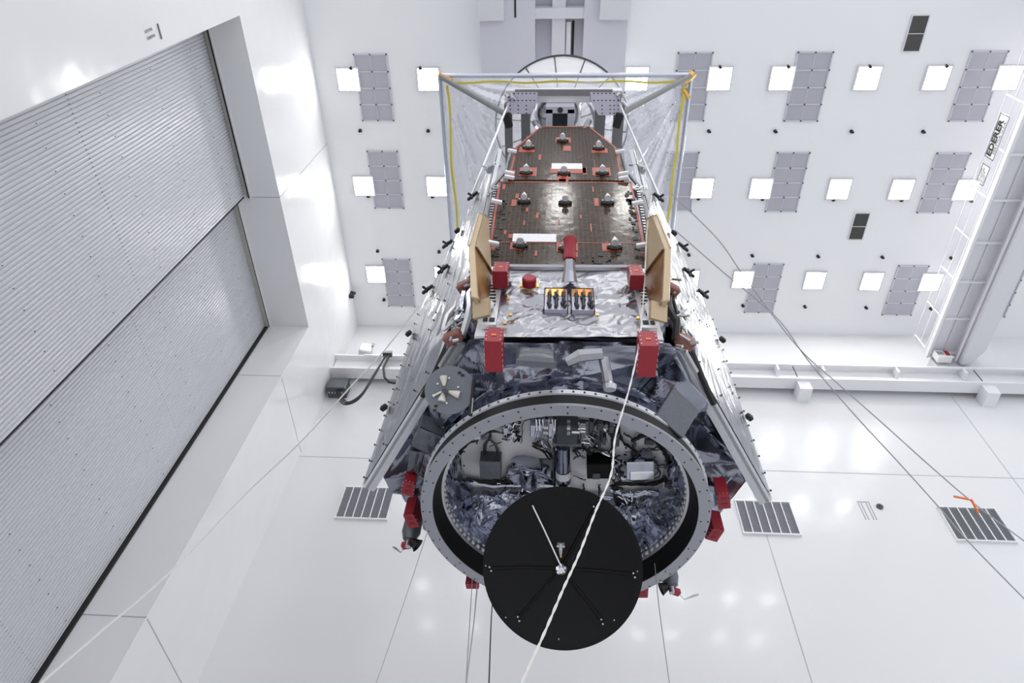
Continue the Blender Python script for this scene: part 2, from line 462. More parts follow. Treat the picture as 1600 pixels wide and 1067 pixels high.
# ---- wall vents on the far wall
def wall_vent(x0, x1, z0, z1, label, dark):
    o = thing('wall_vent', label, 'wall vent', ((x0+x1)/2, YF, z0), 'slatted vents on the far wall')
    m = MB(); n = 26
    for k in range(n):
        z = z0+(z1-z0)*(k+.5)/n; m.box(((x0+x1)/2, YF-.03, z), (x1-x0, .045, .012), Matrix.Rotation(radians(35), 3, 'X'))
    m.bb((x0, YF-.014, z0), (x1, YF-.002, z1)); m.build('slats', 'filter' if not dark else 'ventdark', o)
    m = MB()
    for k in range(7):
        x = x0+(x1-x0)*k/6; m.bb((x-.014, YF-.07, z0), (x+.014, YF-.004, z1))
    for z in (z0, z1): m.bb((x0-.03, YF-.075, z-.03), (x1+.03, YF-.001, z+.012))
    m.build('frame', 'white', o)
M['ventdark'] = mat('vent_slat_grey', (.33, .34, .36), .5)
wall_vent(-6.47, -4.9, 15.3, 16.56, 'slatted wall vent left of the hanging spacecraft', False)
wall_vent(5.7, 7.32, 15.28, 16.53, 'slatted wall vent just right of the hanging spacecraft', False)
wall_vent(11.73, 13.37, 15.3, 16.55, 'darker slatted wall vent furthest right on the far wall', True)
# little perforated field + round port
m = MB()
for r in range(10):
    for cx in (0, .085, .235, .32): m.disc((9.43+cx, YF-.004, 16.6-r*.066), .022, (0, 1, 0), .004, 8)
m.bb((9.40, YF-.004, 16.66), (9.78, YF-.001, 16.69))
tag(m.build('vent_holes', 'inkgrey'), 'small field of drilled vent holes in the far wall', 'vent holes')
m = MB(); m.lathe([(.045, 0), (.045, -.04), (.10, -.04), (.10, 0)], (10.02, YF, 16.5), 20, (0, 1, 0)); m.tube([(9.95, YF-.03, 16.46), (10.05, YF-.05, 16.5)], .02)
tag(m.build('wall_port', 'dkgrey'), 'small round dark port beside the drilled vent holes', 'port')

# ---- crane runway beam along the far wall
rb = thing('runway_beam', 'long white crane runway beam running along the far wall', 'crane beam', (0, 15.5, 21.95))
m = MB(); m.bb((XL+.02, 15.32, 21.93), (XR, 15.80, 21.99)); m.build('bottom_flange', 'white_struct', rb)
m = MB(); m.bb((XL+.02, 15.53, 21.99), (XR, 15.60, 22.72)); m.build('web', 'white_struct', rb)
m = MB(); m.bb((XL+.02, 15.30, 22.72), (XR, 15.84, 22.80)); m.build('top_flange', 'white_struct', rb)
m = MB(); m.bb((XL+.9, 15.47, 22.8), (XR, 15.6, 22.92)); m.build('crane_rail', 'alu', rb)
m = MB(); m.bb((XL+1.2, 15.18, 22.60), (XR, 15.26, 22.68)); m.build('conductor_bar', 'white_struct', rb)
for x in [-6.5, -4.0, -1.6, .9, 3.35, 5.8, 8.3, 9.95, 12.6, 15.0, 17.5]:
    MB().bb((x, 15.2, 22.3), (x+.08, 15.52, 22.66)).build('stiffener', 'white_struct', rb)
for i, x in enumerate((-.9, 9.15, 15.65)):
    b = MB(); b.bb((x-.22, 15.45, 21.45), (x+.22, YF-.001, 21.50)); b.bb((x-.22, 15.45, 21.5), (x-.18, YF-.001, 21.93)); b.bb((x+.18, 15.45, 21.5), (x+.22, YF-.001, 21.93)); b.bb((x-.22, 15.42, 21.45), (x+.22, 15.45, 21.93))
    o = b.build('beam_bracket', 'white_struct')
    tag(o, ['white bracket holding the runway beam behind the spacecraft', 'white bracket under the runway beam right of the spacecraft', 'white bracket under the runway beam below the bridge crane'][i], 'bracket', 'runway beam brackets')
    MB().bb((x-.215, 15.29, 22.0), (x-.19, 15.31, 22.7)).build('splice_gap', 'black', rb)
# small white box on left end
m = MB(); m.box((-7.35, 15.45, 23.18), (.5, .5, .5), .2, .04); o = m.build('limit_box', 'white_struct'); tag(o, 'white box mounted on the left end of the runway beam', 'box')
MB().box((-7.05, 15.17, 23.28), (.1, .05, .2), .2).build('connector', 'dkgrey', o)

# ---- junction box and hanging cables
jb = thing('junction_box', 'grey electrical junction box under the left end of the runway beam', 'junction box', (-8.0, 15.9, 21.2))
m = MB(); m.box((-7.98, 15.78, 21.30), (.72, .5, .62), None, .03); m.build('enclosure', 'dkgrey', jb)
m = MB()
for k in range(5): m.tube([(-8.22+k*.12, 15.7, 21.0), (-8.22+k*.12, 15.7, 20.9)], .03, 8)
build_split(m, 'cable_gland', 'steel', jb)
cb = MB()
P0 = [Vector((-7.97+k*.07, 15.7, 20.95)) for k in range(3)]
top = onY(603, 553, 15.08)
for k, p in enumerate(P0):
    mid = onY(540+k*3, 632-2*k, 15.3); q1 = onY(562+2*k, 622-4*k, 15.12); q2 = onY(586, 586-2*k, 15.08)
    pts = [p, p.lerp(mid, .5)+Vector((-.02, 0, -.1)), mid, q1, q2, top+Vector((.03*k, 0, 0))]
    sm = []
    for i in range(len(pts)-1):
        a = pts[max(i-1, 0)]; b = pts[i]; c = pts[i+1]; d = pts[min(i+2, len(pts)-1)]
        for s in range(6):
            u = s/6; sm.append(.5*((2*b)+(c-a)*u+(2*a-5*b+4*c-d)*u*u+(3*b-a-3*c+d)*u**3))
    sm.append(pts[-1]); cb.tube(sm, .028, 6)
tag(cb.build('power_cables', 'black', smooth=True), 'three black cables looping from junction box up to the runway beam', 'cable')
cb = MB(); pts = [top+Vector((.15, 0, 0)), onY(599, 575, 15.08), onY(601, 590, 15.08), onY(608, 597, 15.08), onY(618, 599, 15.08), onY(632, 592, 15.08), onY(650, 570, 15.08)]
cb.tube(pts, .045, 8)
tag(cb.build('cable_loop', 'black', smooth=True), 'short black cable loop hanging below the runway beam beside the spacecraft', 'cable')
m = MB(); m.box(top+Vector((.05, .03, .05)), (.35, .2, .15)); tag(m.build('cable_clamp', 'dkgrey'), 'small dark clamp where the black cables meet the beam', 'clamp')

# ---- fittings on the left wall
m = MB(); p = onX(548, 458, XL)
m.lathe([(1e-3, .0), (.07, .02), (.09, .12), (.05, .2)], (XL, p.y, p.z), 12, (1, 0, 0)); m.box((XL+.1, p.y, p.z-.22), (.16, .16, .16)); m.box((XL+.02, p.y, p.z-.1), (.04, .12, .4))
tag(m.build('security_camera', 'black'), 'small black camera high in the corner of the left wall', 'camera')
ws = thing('wall_notice', 'faded painted notice on the left wall above the corrugated door', 'notice', (XL, 2.6, 16.6))
A = onX(246, 37, XL+.01); B = onX(252.5, 61, XL+.01); yd = (A-B).normalized(); xd = (onX(228, 50, XL+.01)-onX(249, 44, XL+.01)).normalized()
m = MB(); m.tube([A, B], .022, 4); m.build('underline', 'inkgrey', ws)
for (px, py, s) in ((228.5, 53, 'UTIL-I-WEST'), (231.5, 63.5, 'UTILITY-CR')):
    text_mesh('lettering', s, .34, onX(px, py, XL+.012), -xd, Vector((0, 0, 1)).cross(-xd).cross(-xd)*-1, M['inkgrey'], ws, .0, .9) if False else None
ld = (onX(247, 43, XL)-onX(228, 52, XL)).normalized(); nrm = Vector((1, 0, 0)); up = nrm.cross(ld)
for (px, py, s) in ((227.5, 52.5, 'IUTITYWE'), (231, 63, 'ODNIXWA')):
    text_mesh('lettering', s, .085, onX(px, py, XL+.012), ld, up, M['inkgrey'], ws, 0., .78)

# ---- bridge crane on the right
bc = thing('bridge_crane', 'white overhead bridge crane girder with walkway at the right side', 'crane', (15.2, 8, 22.9))
Y0, Y1 = 2.0, 15.25
m = MB(); m.bb((15.12, Y0, 22.95), (15.78, Y1, 25.2)); m.build('girder', 'crane_grey', bc) if 'crane_grey' in M else None
M['crane_grey'] = mat('pale_grey_crane_paint', (.66, .66, .70), .35)
m = MB(); m.prism([(15.10, Y0, 22.92), (15.78, Y0, 22.92), (15.78, 14.6, 22.92), (15.45, Y1, 22.92), (15.10, Y1, 22.92)], (0, 0, 2.2)); m.build('girder', 'crane_grey', bc)
m = MB(); m.bb((14.2, Y0, 23.50), (15.10, Y1+.1, 23.53)); m.build('walkway_floor', 'crane_grey', bc)
m = MB(); m.bb((14.12, Y0, 23.44), (14.22, Y1+.1, 23.62)); m.build('walkway_edge_beam', 'white_struct', bc)
for k in range(9):
    y = Y1-.15-k*1.52
    if y < Y0: break
    MB().bb((14.2, y-.03, 23.40), (15.12, y+.03, 23.50)).build('cross_member', 'white_struct', bc)
m = MB(); m.bb((14.98, Y0, 23.1), (15.04, Y1, 23.16)); m.build('conductor_pipe', 'white_struct', bc)
m = MB(); m.bb((14.66, Y0, 23.44), (14.70, Y1, 23.49)); m.build('floor_stringer', 'crane_grey', bc)
rl = MB()
for z in (24.65, 24.15): rl.tube([(14.14, Y0, z), (14.14, Y1, z)], .022, 6)
rl.tube([(14.14, Y0, 23.7), (14.14, Y1, 23.7)], .03, 6)
rl.build('handrail', 'white_struct', bc)
for k in range(9):
    y = Y1-.15-k*1.52
    if y < Y0: break
    MB().tube([(14.14, y, 23.6), (14.14, y, 24.66)], .025, 6).build('railing_post', 'white_struct', bc)
# signs hanging on the railing
def sign(y0, y1, z0, z1, label):
    o = thing('crane_sign', label, 'sign', (14.1, (y0+y1)/2, z0))
    MB().bb((14.085, y0, z0), (14.105, y1, z1)).build('sign_plate', 'white', o)
    f = MB(); q = .02
    for a, b in (((y0, z0), (y1, z0+q)), ((y0, z1-q), (y1, z1)), ((y0, z0), (y0+q, z1)), ((y1-q, z0), (y1, z1))):
        f.bb((14.078, a[0], a[1]), (14.085, b[0], b[1]))
    f.build('border', 'ink', o); return o
so = sign(6.5, 7.9, 23.98, 24.50, 'white crane sign reading EDERER SEATTLE, U.S.A. on the bridge railing')
text_mesh('lettering', 'EDERER', .36, (14.075, 7.84, 24.19), (0, -1, 0), (0, 0, 1), M['ink'], so, .012, .93)
text_mesh('lettering', 'SEATTLE, U.S.A.', .15, (14.075, 7.72, 24.04), (0, -1, 0), (0, 0, 1), M['inkgrey'], so, 0., 1.05)
so = sign(8.12, 8.75, 23.98, 24.42, 'small white load capacity sign beside the larger lettered crane sign')
for i, s in enumerate(('25 T CAP', '50,000 LBS', 'SN-5918', 'HOIST')):
    text_mesh('lettering', s, .11, (14.075, 8.70, 24.31-i*.10), (0, -1, 0), (0, 0, 1), M['inkgrey'], so, 0., .95)
m = MB(); m.bb((14.25, 14.95, 22.95), (14.75, 15.2, 23.38)); o = m.build('end_placard', 'white'); tag(o, 'white and red placard on the crane end above the beam', 'placard')
MB().bb((14.55, 14.94, 23.05), (14.72, 14.945, 23.36)).build('red_patch', 'red', o)
mm = MB()
for k in range(4): mm.bb((14.29+k*.06, 14.94, 23.08+.02*(k % 2)), (14.315+k*.06, 14.945, 23.3))
mm.build('marking', 'ink', o)
tag(MB().bb((14.3, 15.36, 22.93), (15.9, 15.75, 23.5)).build('end_truck', 'crane_grey'), 'grey end truck of the bridge crane sitting on the rail', 'crane part')

# ---- hoist trolley overhead, top centre
tr = thing('hoist_trolley', 'large pale grey crane hoist underside above the spacecraft', 'crane', (-.2, 2, 25))
m = MB(); m.bb((-2.5, .5, 24.95), (-.75, 5.5, 25.9)); m.build('side_girder', 'grey_paint', tr)
m = MB(); m.bb((.78, .5, 24.95), (2.14, 5.5, 25.9)); m.build('side_girder', 'grey_paint', tr)
m = MB(); m.bb((-.75, .5, 25.6), (.78, 5.5, 25.9)); m.build('top_plate', 'grey_paint', tr)
m = MB(); m.bb((-2.53, .5, 24.72), (-1.72, 3.75, 24.95)); m.build('drive_housing', 'crane_grey', tr); MB().bb((1.25, .5, 24.72), (2.17, 3.75, 24.95)).build('drive_housing', 'crane_grey', tr)
m = MB(); m.bb((-.75, 3.45, 25.0), (.78, 3.75, 25.55)); m.build('cross_beam', 'crane_grey', tr)
m = MB(); m.bb((-.22, 2, 25.15), (.2, 5.5, 25.6)); m.build('drum_cover', 'crane_grey', tr)
m = MB(); m.bb((-1.4, 0, 24.94), (-1.34, 3.7, 24.95)); m.bb((.42, 3.9, 25.58), (.50, 5.5, 25.599)); m.build('slot', 'black', tr)
m = MB(); m.bb((.24, 3.9, 25.3), (.38, 5.5, 25.33)); m.build('pale_strip', 'white', tr)
m = MB(); m.tube([(.3, 6.1, 25.9), (.17, 6.1, 21.75)], .035, 8)
tag(m.build('hoist_rope', 'black'), 'dark hoist rope running down from the crane hoist', 'rope')

# ---- round ribbed shield above the spacecraft
UC = Vector((.13, 6.05, 21.6)); UR = 1.92
um = thing('round_shield', 'round white ribbed shield hanging above the plastic canopy', 'shield', UC)
m = MB()
m.lathe([(.02, .12), (UR*.5, .09), (UR*.97, .0), (UR, .0), (UR, .03), (UR*.5, .13), (.02, .16)], UC, 64); m.build('panel', 'cover_white', um, True)
m = MB(); m.lathe([(UR-.02, -.02), (UR+.02, -.02), (UR+.02, .05), (UR-.02, .05), (UR-.02, -.02)], UC, 64); m.build('rim', 'dkgrey', um)
for k in range(14):
    a = 2*pi*k/14+.1
    MB().tube([UC+Vector((cos(a)*.25, sin(a)*.25, .09)), UC+Vector((cos(a)*UR*.5, sin(a)*UR*.5, .07)), UC+Vector((cos(a)*UR, sin(a)*UR, -.01))], .018, 5).build('rib', 'dkgrey', um)
m = MB(); m.lathe([(UR*.48, .065), (UR*.50, .05), (UR*.52, .065)], UC, 48); m.build('hoop', 'dkgrey', um)

# ================================================================ THE SPACECRAFT
CX, CY = .17, 6.15
sp = thing('space_telescope', 'large hanging spacecraft with dark solar panels, silver foil and a round base ring', 'spacecraft', (CX, CY, 7.0))
def part(mb, name, m, parent=None, smooth=False, label=None, mirror=None): return mb.build(name, m, parent or sp, smooth, label, mirror)
MX = CX  # mirror plane

# --- adapter ring
C0 = (CX, CY, 0)
rg = part(MB().lathe([(1.53, 7.0), (1.67, 7.0), (1.67, 7.035), (1.60, 7.05), (1.53, 7.03), (1.53, 7.0)], C0, 128), 'adapter_ring', 'flange')
m = MB()
for k in range(120):
    a = 2*pi*k/120
    for r in ((1.645,) if k % 2 else (1.565, 1.645) if k % 6 == 0 else (1.645,)):
        if k % 2 == 0: m.disc((CX+r*cos(a), CY+r*sin(a), 6.997), .011, (0, 0, 1), .003, 6)
build_split(m, 'bolt_hole', 'black', rg)
part(MB().lathe([(1.53, 7.01), (1.50, 7.12), (1.46, 7.24)], C0, 128), 'inner_band', 'blackgloss', rg, True)
part(MB().lathe([(1.62, 7.03), (1.60, 7.05), (1.655, 7.195)], C0, 128), 'outer_band', 'black', rg, True)
part(MB().lathe([(1.65, 7.19), (1.672, 7.195), (1.678, 7.25), (1.62, 7.265)], C0, 128), 'riveted_hoop', 'alu', rg)
m = MB()
for k in range(90):
    a = 2*pi*k/90; R = Matrix.Rotation(a, 3, 'Z')
    m.box(Vector((CX, CY, 7.222))+R @ Vector((1.676, 0, 0)), (.008, .022, .022), R)
build_split(m, 'rivet', 'dkgrey', rg)
part(MB().lathe([(1.465, 7.24), (1.43, 7.245), (1.43, 7.32), (1.46, 7.36)], C0, 128), 'inner_riveted_hoop', 'steel', rg)
m = MB()
for k in range(96):
    a = 2*pi*k/96; R = Matrix.Rotation(a, 3, 'Z')
    m.box(Vector((CX, CY, 7.285))+R @ Vector((1.425, 0, 0)), (.014, .045, .035), R)
    m.box(Vector((CX, CY, 7.36))+R @ Vector((1.43, 0, 0)), (.014, .03, .02), R)
part(m, 'inner_clips', 'capwhite', rg)

# --- dark foil drum above the ring, bus skirt
def cylf(r0, z0, r1, z1, inward=False):
    def f(u, v):
        a = 2*pi*u; r = r0+(r1-r0)*v; z = z0+(z1-z0)*v; n = Vector((cos(a), sin(a), 0))
        return Vector((CX+r*cos(a), CY+r*sin(a), z)), (-n if inward else n)
    return f
def plainedge(f, amp, s, k=0.):
    def g(u, v):
        p, n = f(u, v); e = min(1, 6*min(v, 1-v)+.1); uu = u % 1.0
        q, _ = f(uu, v)
        return p + n*(amp*e*(ridge(q if u < 1 else f(0, v)[0], s, k)))
    return g
part(MB().grid(plainedge(cylf(1.64, 7.25, 1.60, 7.56), .06, 4), 300, 8), 'foil_drum', 'foil_dark', smooth=False)
part(MB().grid(plainedge(cylf(1.455, 7.36, 1.36, 8.05, True), .16, 2.2, 5), 260, 16), 'inner_foil_wall', 'foil_inner')

OCT = [(-.92, 4.22), (1.26, 4.22), (2.46, 6.28), (2.12, 7.10), (1.30, 8.15), (-.96, 8.15), (-1.80, 7.10), (-2.12, 6.28)]
def octp(u):
    L = [hypot(OCT[i][0]-OCT[(i+1) % 8][0], OCT[i][1]-OCT[(i+1) % 8][1]) for i in range(8)]; T = sum(L); s = (u % 1)*T
    for i in range(8):
        if s <= L[i] or i == 7:
            k = min(1, s/L[i]); a, b = OCT[i], OCT[(i+1) % 8]; return Vector((a[0]+(b[0]-a[0])*k, a[1]+(b[1]-a[1])*k, 0))
        s -= L[i]
def skirt(u, v):
    p = octp(u); a = math.atan2(p.y-CY, p.x-CX); q = Vector((CX+1.60*cos(a), CY+1.60*sin(a), 0))
    zo = 7.78
    r = q.lerp(p, v); r.z = 7.52+(zo-7.52)*v**.8
    n = Vector((cos(a), sin(a), -1.2)).normalized()
    return r, n
def skirt_g(u, v):
    p, n = skirt(u, v); e = min(1, 9*min(v, 1-v)+.15)
    return p + n*(e*(.42*ridge(p, 1.8, 2)+.05*ridge(p, 4.0, 6)))
part(MB().grid(skirt_g, 440, 34), 'foil_skirt', 'foil', label='dark grey crumpled foil skirt')
def busw(u, v):
    p = octp(u); a = math.atan2(p.y-CY, p.x-CX); n = Vector((cos(a), sin(a), 0)); p = p-n*.03
    p.z = 7.78+1.5*v
    return p + n*(min(1, 6*min(v, 1-v)+.12)*(.26*ridge(p, 1.9, 8)+.03*ridge(p, 4, 1)) - .05*0)
part(MB().grid(busw, 360, 34), 'bus_foil', 'foil')
part(MB().prism([(x*.97+.005, (y-6.15)*.97+6.15, 9.2) for x, y in OCT], (0, 0, .08)), 'bus_top', 'dkgrey')
# bigger folds / pouches
def pouch(px, py, w, h, y, name, m, tilt=0., yaw=0., d=.09, amp=.03):
    c = onY(px, py, y)
    R = Euler((tilt, 0, yaw)).to_matrix(); mb = MB()
    def f(u, v):
        x = (u-.5)*w; z = (v-.5)*h; b = (1-(2*u-1)**4)*(1-(2*v-1)**4)
        return c + R @ Vector((x*(1-.05*(1-b)), -d*b**.5, z)), R @ Vector((0, -1, 0))
    mb.grid(crumple(f, amp, 5, px), 14, 14)
    mb.box(c+R @ Vector((0, .03, 0)), (w*.97, .06, h*.97), R)
    return part(mb, name, m)
pouch(838, 556, .42, .42, 4.1, 'grey_pouch', 'blanket', radians(-20), .06, .06, .015)
for q, h in (([(656, 668), (697, 686), (680, 712), (642, 697)], .22), ([(641, 703), (664, 708), (656, 740), (636, 736)], .2)):
    P = [onZ(x, y, 7.42) for x, y in q]; cc = sum(P, Vector())/4
    mb = MB(); mb.grid(lambda u, v: (P[0].lerp(P[1], u)).lerp(P[3].lerp(P[2], u), v)+Vector((0, 0, -.05*(16*u*(1-u)*v*(1-v))**.5+.03*ridge(cc+Vector((u, v, 0)), 2.5, q[0][0]))), 14, 14)
    mb.prism([p+Vector((0, 0, .02)) for p in P], (0, 0, h)); part(mb, 'blanket_pouch', 'blanket')
# dark square cover (diamond) on the right skirt
c = onZ(1058, 645, 7.35); R = Euler((radians(38), radians(12), radians(40))).to_matrix()
part(MB().box(c, (.40, .05, .40), R, .01), 'square_cover', 'blanket', label='dark square cover panel')
# strut at (948,590)
a, b = onY(943, 560, 4.05), onY(952, 608, 4.25)
st = part(MB().tube([a, a.lerp(b, .5)+Vector((0, -.02, 0)), b], .055, 8), 'foil_strut', 'foil_light', smooth=True)
part(MB().lathe([(1e-3, 0), (.06, 0), (.07, .05), (.03, .1), (1e-3, .1)], b+Vector((0, -.03, -.05)), 12, (0, -.5, 1)), 'fitting', 'steel', st)
fb = [onY(885, 566, 4.05), onY(905, 556, 4.0), onY(940, 553, 4.0)]
part(MB().tube(fb, [.05, .07, .06], 6), 'folded_flap', 'foil_light')

# --- telescope barrel
def barf(u, v):
    a = 2*pi*u; r = 1.32; return Vector((CX+r*cos(a), CY+.1+r*sin(a), 9.2+6.1*v)), Vector((cos(a), sin(a), 0))
part(MB().grid(plainedge(barf, .10, 2.2, 4), 160, 120), 'telescope_barrel', 'foil_light')
part(MB().lathe([(1.33, 15.25), (1.28, 15.35), (.9, 15.4), (.02, 15.45)], (CX, CY+.1, 0), 64), 'barrel_cap', 'foil_light')
part(MB().bb((-.60, 4.32, 8.0), (.94, 4.9, 15.2)), 'panel_support', 'dkgrey')
part(MB().prism([(-.9, 4.30, 9.2), (1.24, 4.30, 9.2), (1.1, 5.3, 9.2), (-.76, 5.3, 9.2)], (0, 0, 5.2)), 'support_truss', 'dkgrey')

# --- front solar panels
FY = 4.2
LOW = [(-.885, 9.22), (1.235, 9.22), (1.24, 12.42), (-.945, 12.42)]
UPP = [(-.80, 12.50), (1.12, 12.50), (1.10, 14.15), (.66, 15.42), (-.33, 15.42), (-.76, 14.15)]
def solar_panel(poly, label):
    o = part(MB().prism([(x, FY, z) for x, z in poly], (0, .05, 0)), 'solar_panel', 'solar', label=label)
    n = len(poly); cx = sum(p[0] for p in poly)/n; cz = sum(p[1] for p in poly)/n
    t = MB(); w = .035
    for i in range(n):
        a = Vector((poly[i][0], 0, poly[i][1])); b = Vector((poly[(i+1) % n][0], 0, poly[(i+1) % n][1]))
        d = (b-a).normalized(); nn = Vector((d.z, 0, -d.x))
        if nn.dot(Vector((cx, 0, cz))-a) < 0: nn = -nn
        if abs(d.x) > .95 and a.z < cz: continue
        t.prism([a+Vector((0, FY-.003, 0)), b+Vector((0, FY-.003, 0)), b+nn*w+Vector((0, FY-.003, 0)), a+nn*w+Vector((0, FY-.003, 0))], (0, .003, 0))
    part(t, 'edge_tape', 'kapton', o)
    return o
pl = solar_panel(LOW, 'wide lower solar panel with a white strip'); pu = solar_panel(UPP, 'upper solar panel with chamfered top corners')
def patch(px0, py0, px1, py1, parent, m='kapton', d=.005, name='tape_patch'):
    a = onY(px0, py0, FY); b = onY(px1, py1, FY)
    part(MB().bb((a.x, FY-d, a.z), (b.x, FY-.001, b.z)), name, m, parent)
# horizontal orange line across low panel, patches
patch(762, 378.5, 1012, 380.5, pl); patch(798, 378, 816, 390, pl); patch(940, 380, 970, 393, pl); patch(870, 380, 903, 394, pl); patch(795, 366, 801, 372, pl); patch(764, 380, 774, 391, pl); patch(998, 380, 1012, 396, pl)
patch(802, 366, 869, 379, pl, 'radiator', .012, 'white_strip')
for q in [(786, 288, 789, 296), (925, 292, 928, 300), (838, 333, 841, 341), (822, 325, 825, 331), (788, 360, 791, 366), (872, 345, 875, 351), (922, 350, 925, 362), (928, 310, 936, 322), (800, 312, 806, 322), (906, 336, 909, 341), (806, 303, 810, 310), (873, 280, 884, 284), (818, 345, 820, 352), (900, 392, 903, 402), (836, 392, 839, 400)]: patch(*q, pl)
patch(862, 256, 910, 265, pu, 'radiator', .012, 'white_strip')
for q in [(860, 262, 916, 271), (812, 262, 838, 275), (925, 262, 955, 275), (812, 230, 835, 238), (924, 232, 950, 239), (868, 215, 892, 223), (797, 266, 803, 281), (872, 270, 888, 284), (880, 228, 892, 236), (928, 250, 930, 262), (910, 262, 917, 273), (842, 242, 845, 250)]: patch(*q, pu)
# scattered bare dark cells along edges of the lower panel
rnd = random.Random(5)
def bare(x0, x1, z0, z1, n):
    mb = MB()
    for _ in range(n):
        x = rnd.uniform(x0, x1); z = rnd.uniform(z0, z1); w, h = rnd.uniform(.02, .07), rnd.uniform(.03, .12)
        mb.bb((x, FY-.009, z), (x+w, FY-.002, z+h))
    build_split(mb, 'bare_cell', 'black', pl)
bare(-.86, -.78, 9.6, 11.6, 22); bare(1.08, 1.17, 9.6, 12.0, 34); bare(.35, .85, 9.3, 9.8, 26)
# white-capped mounts on the panels
def cap_mount(px, py, parent, s=1.):
    c = onY(px, py, FY); c.y = FY
    m = MB(); m.lathe([(.085*s, 0), (.085*s, .03), (.06*s, .045), (1e-3, .045)], c, 16, (0, -1, 0)); m.box(c+Vector((0, -.02, -.01)), (.21*s, .04, .07*s), None, .012); o = part(m, 'mount', 'black', parent)
    m = MB(); m.lathe([(1e-3, 0), (.052*s, 0), (.045*s, .04), (.006, .15*s), (1e-3, .15*s)], c+Vector((0, -.10, -.035)), 12, (0, -.15, 1)); m.build('mount_cap', 'capwhite', parent)
    for dx_ in (-.07, .07): MB().box(c+Vector((dx_*s, -.05, .01)), (.03, .02, .03), None, .008).build('mount_screw', 'capwhite', parent)
for q in [(819, 316), (883, 318), (949, 318), (813, 385), (884, 390), (960, 388)]: cap_mount(*q, pl)
for q in [(826, 232), (879, 221), (935, 233), (822, 271), (881, 272), (941, 272)]: cap_mount(*q, pu, 1.1)

# side hinge brackets of the panels
def side_parts(mir):
    mr = MX if mir else None
    for (px, py, y) in [(776, 315, 4.1), (770, 380, 4.1), (800, 236, 4.15), (796, 270, 4.15), (796, 277, 4.15)]:
        c = onY(px, py, y); part(MB().box(c, (.17, .06, .06), .2, .01), 'hinge_bracket', 'capwhite', mirror=mr)
    # black bare side strip with ribs
    m = MB()
    for k in range(26):
        z = 9.7+k*.10; m.box((-.93-.002*k, 4.24, z), (.05, .10, .035))
    part(m, 'hinge_comb', 'steel', mirror=mr)
    m = MB(); m.tube([(-1.02, 4.3, 9.3), (-1.05, 4.32, 12.5), (-.88, 4.3, 13.2), (-.86, 4.3, 14.1)], .03, 8); part(m, 'hinge_tube', 'beamgrey', mirror=mr)
for mir in (False, True): side_parts(mir)

M['rail'] = mat('speckled_white_rail', (.62, .63, .66), .3, .3)
noise_bump(M['rail'], 30, .5, .01, 2)
# --- wings: vertical silver-filmed side panels
WA = Vector((-2.27, 6.12, 0)); WB = Vector((-1.10, 4.32, 0))
wd = (WB-WA); wl_ = wd.length; wdn = wd.normalized(); wn = Vector((wdn.y, -wdn.x, 0))
if wn.dot(CAM-WA) < 0: wn = -wn
def W(s, z, off=0.): p = WA+wdn*s+wn*off; return Vector((p.x, p.y, z))
def wtop(s): return 11.35+(14.45-11.35)*min(1, s/wl_)
def wbot(s): return 7.33+(7.98-7.33)*min(1, s/wl_)
for mir in (False, True):
    mr = MX if mir else None
    core = MB().prism([W(0, wbot(0)), W(wl_, wbot(wl_)), W(wl_, wtop(wl_)), W(0, wtop(0))], -wn*.07)
    wg = part(core, 'side_panel', 'alu', mirror=mr, label='silver side panel on the ' + ('right' if mir else 'left'))
    def ff(u, v):
        s = wl_*u; z = wbot(s)+(wtop(s)-wbot(s))*v; return W(s, z, .012), wn
    def fg(u, v):
        p, n = ff(u, v); e = min(1, 10*min(u, 1-u)+.05)*min(1, 10*min(v, 1-v)+.05)
        q = Vector((p.x*2.0+p.z*.9, p.y*2.0, p.z*.25))
        lo = max(0, 1-v*1.6)
        return p + n*e*(.012*abs(noise.noise(q*2.2)) + .05*lo*abs(noise.noise(q*1.7)) + .02*lo*abs(noise.noise(q*4)))
    part(MB().grid(fg, 60, 90), 'silver_film', 'film', wg, smooth=True, mirror=mr)
    # edge frame strip at bottom
    e0, e1 = W(0, wbot(0), -.03), W(wl_*.98, wbot(wl_*.98), -.03)
    part(MB().prism([e0, e1, e1-wn*.12, e0-wn*.12], (0, 0, .05)), 'bottom_rail', 'rail', wg, mirror=mr)
    m = MB(); rr = random.Random(11+mir)
    for k in range(14):
        z = wbot(0)+.12+k*.29; m.box(W(.03, z, .03), (.018, .018, .018))
    for k in range(16):
        s = wl_*rr.uniform(.1, .95); z = wbot(s)+rr.uniform(.1, 3.2); m.box(W(s, z, .035), (.016, .016, .02))
    build_split(m, 'film_button', 'black', wg, mr)
    # black clamps on the outer edge
    for (s, z, k) in [(.03, 8.75, 0), (.03, 10.6, 0), (.35, 11.55, 1), (.95, 11.35, 2), (1.15, 12.45, 0), (.75, 12.6, 1), (1.5, 13.3, 2)]:
        c = W(s, z, .07); mm = MB(); R = Matrix.Rotation(math.atan2(wdn.y, wdn.x)+.3, 3, 'Z')
        if k == 0: mm.box(c, (.10, .07, .08), R, .012)
        else:
            mm.box(c, (.24, .05, .07), R, .012); mm.tube([c, c+wn*.10], .022, 8); mm.box(c, (.035, .04, .24 if k == 2 else .16), R, .008)
        part(mm, 'clamp', 'black', wg, mirror=mr)

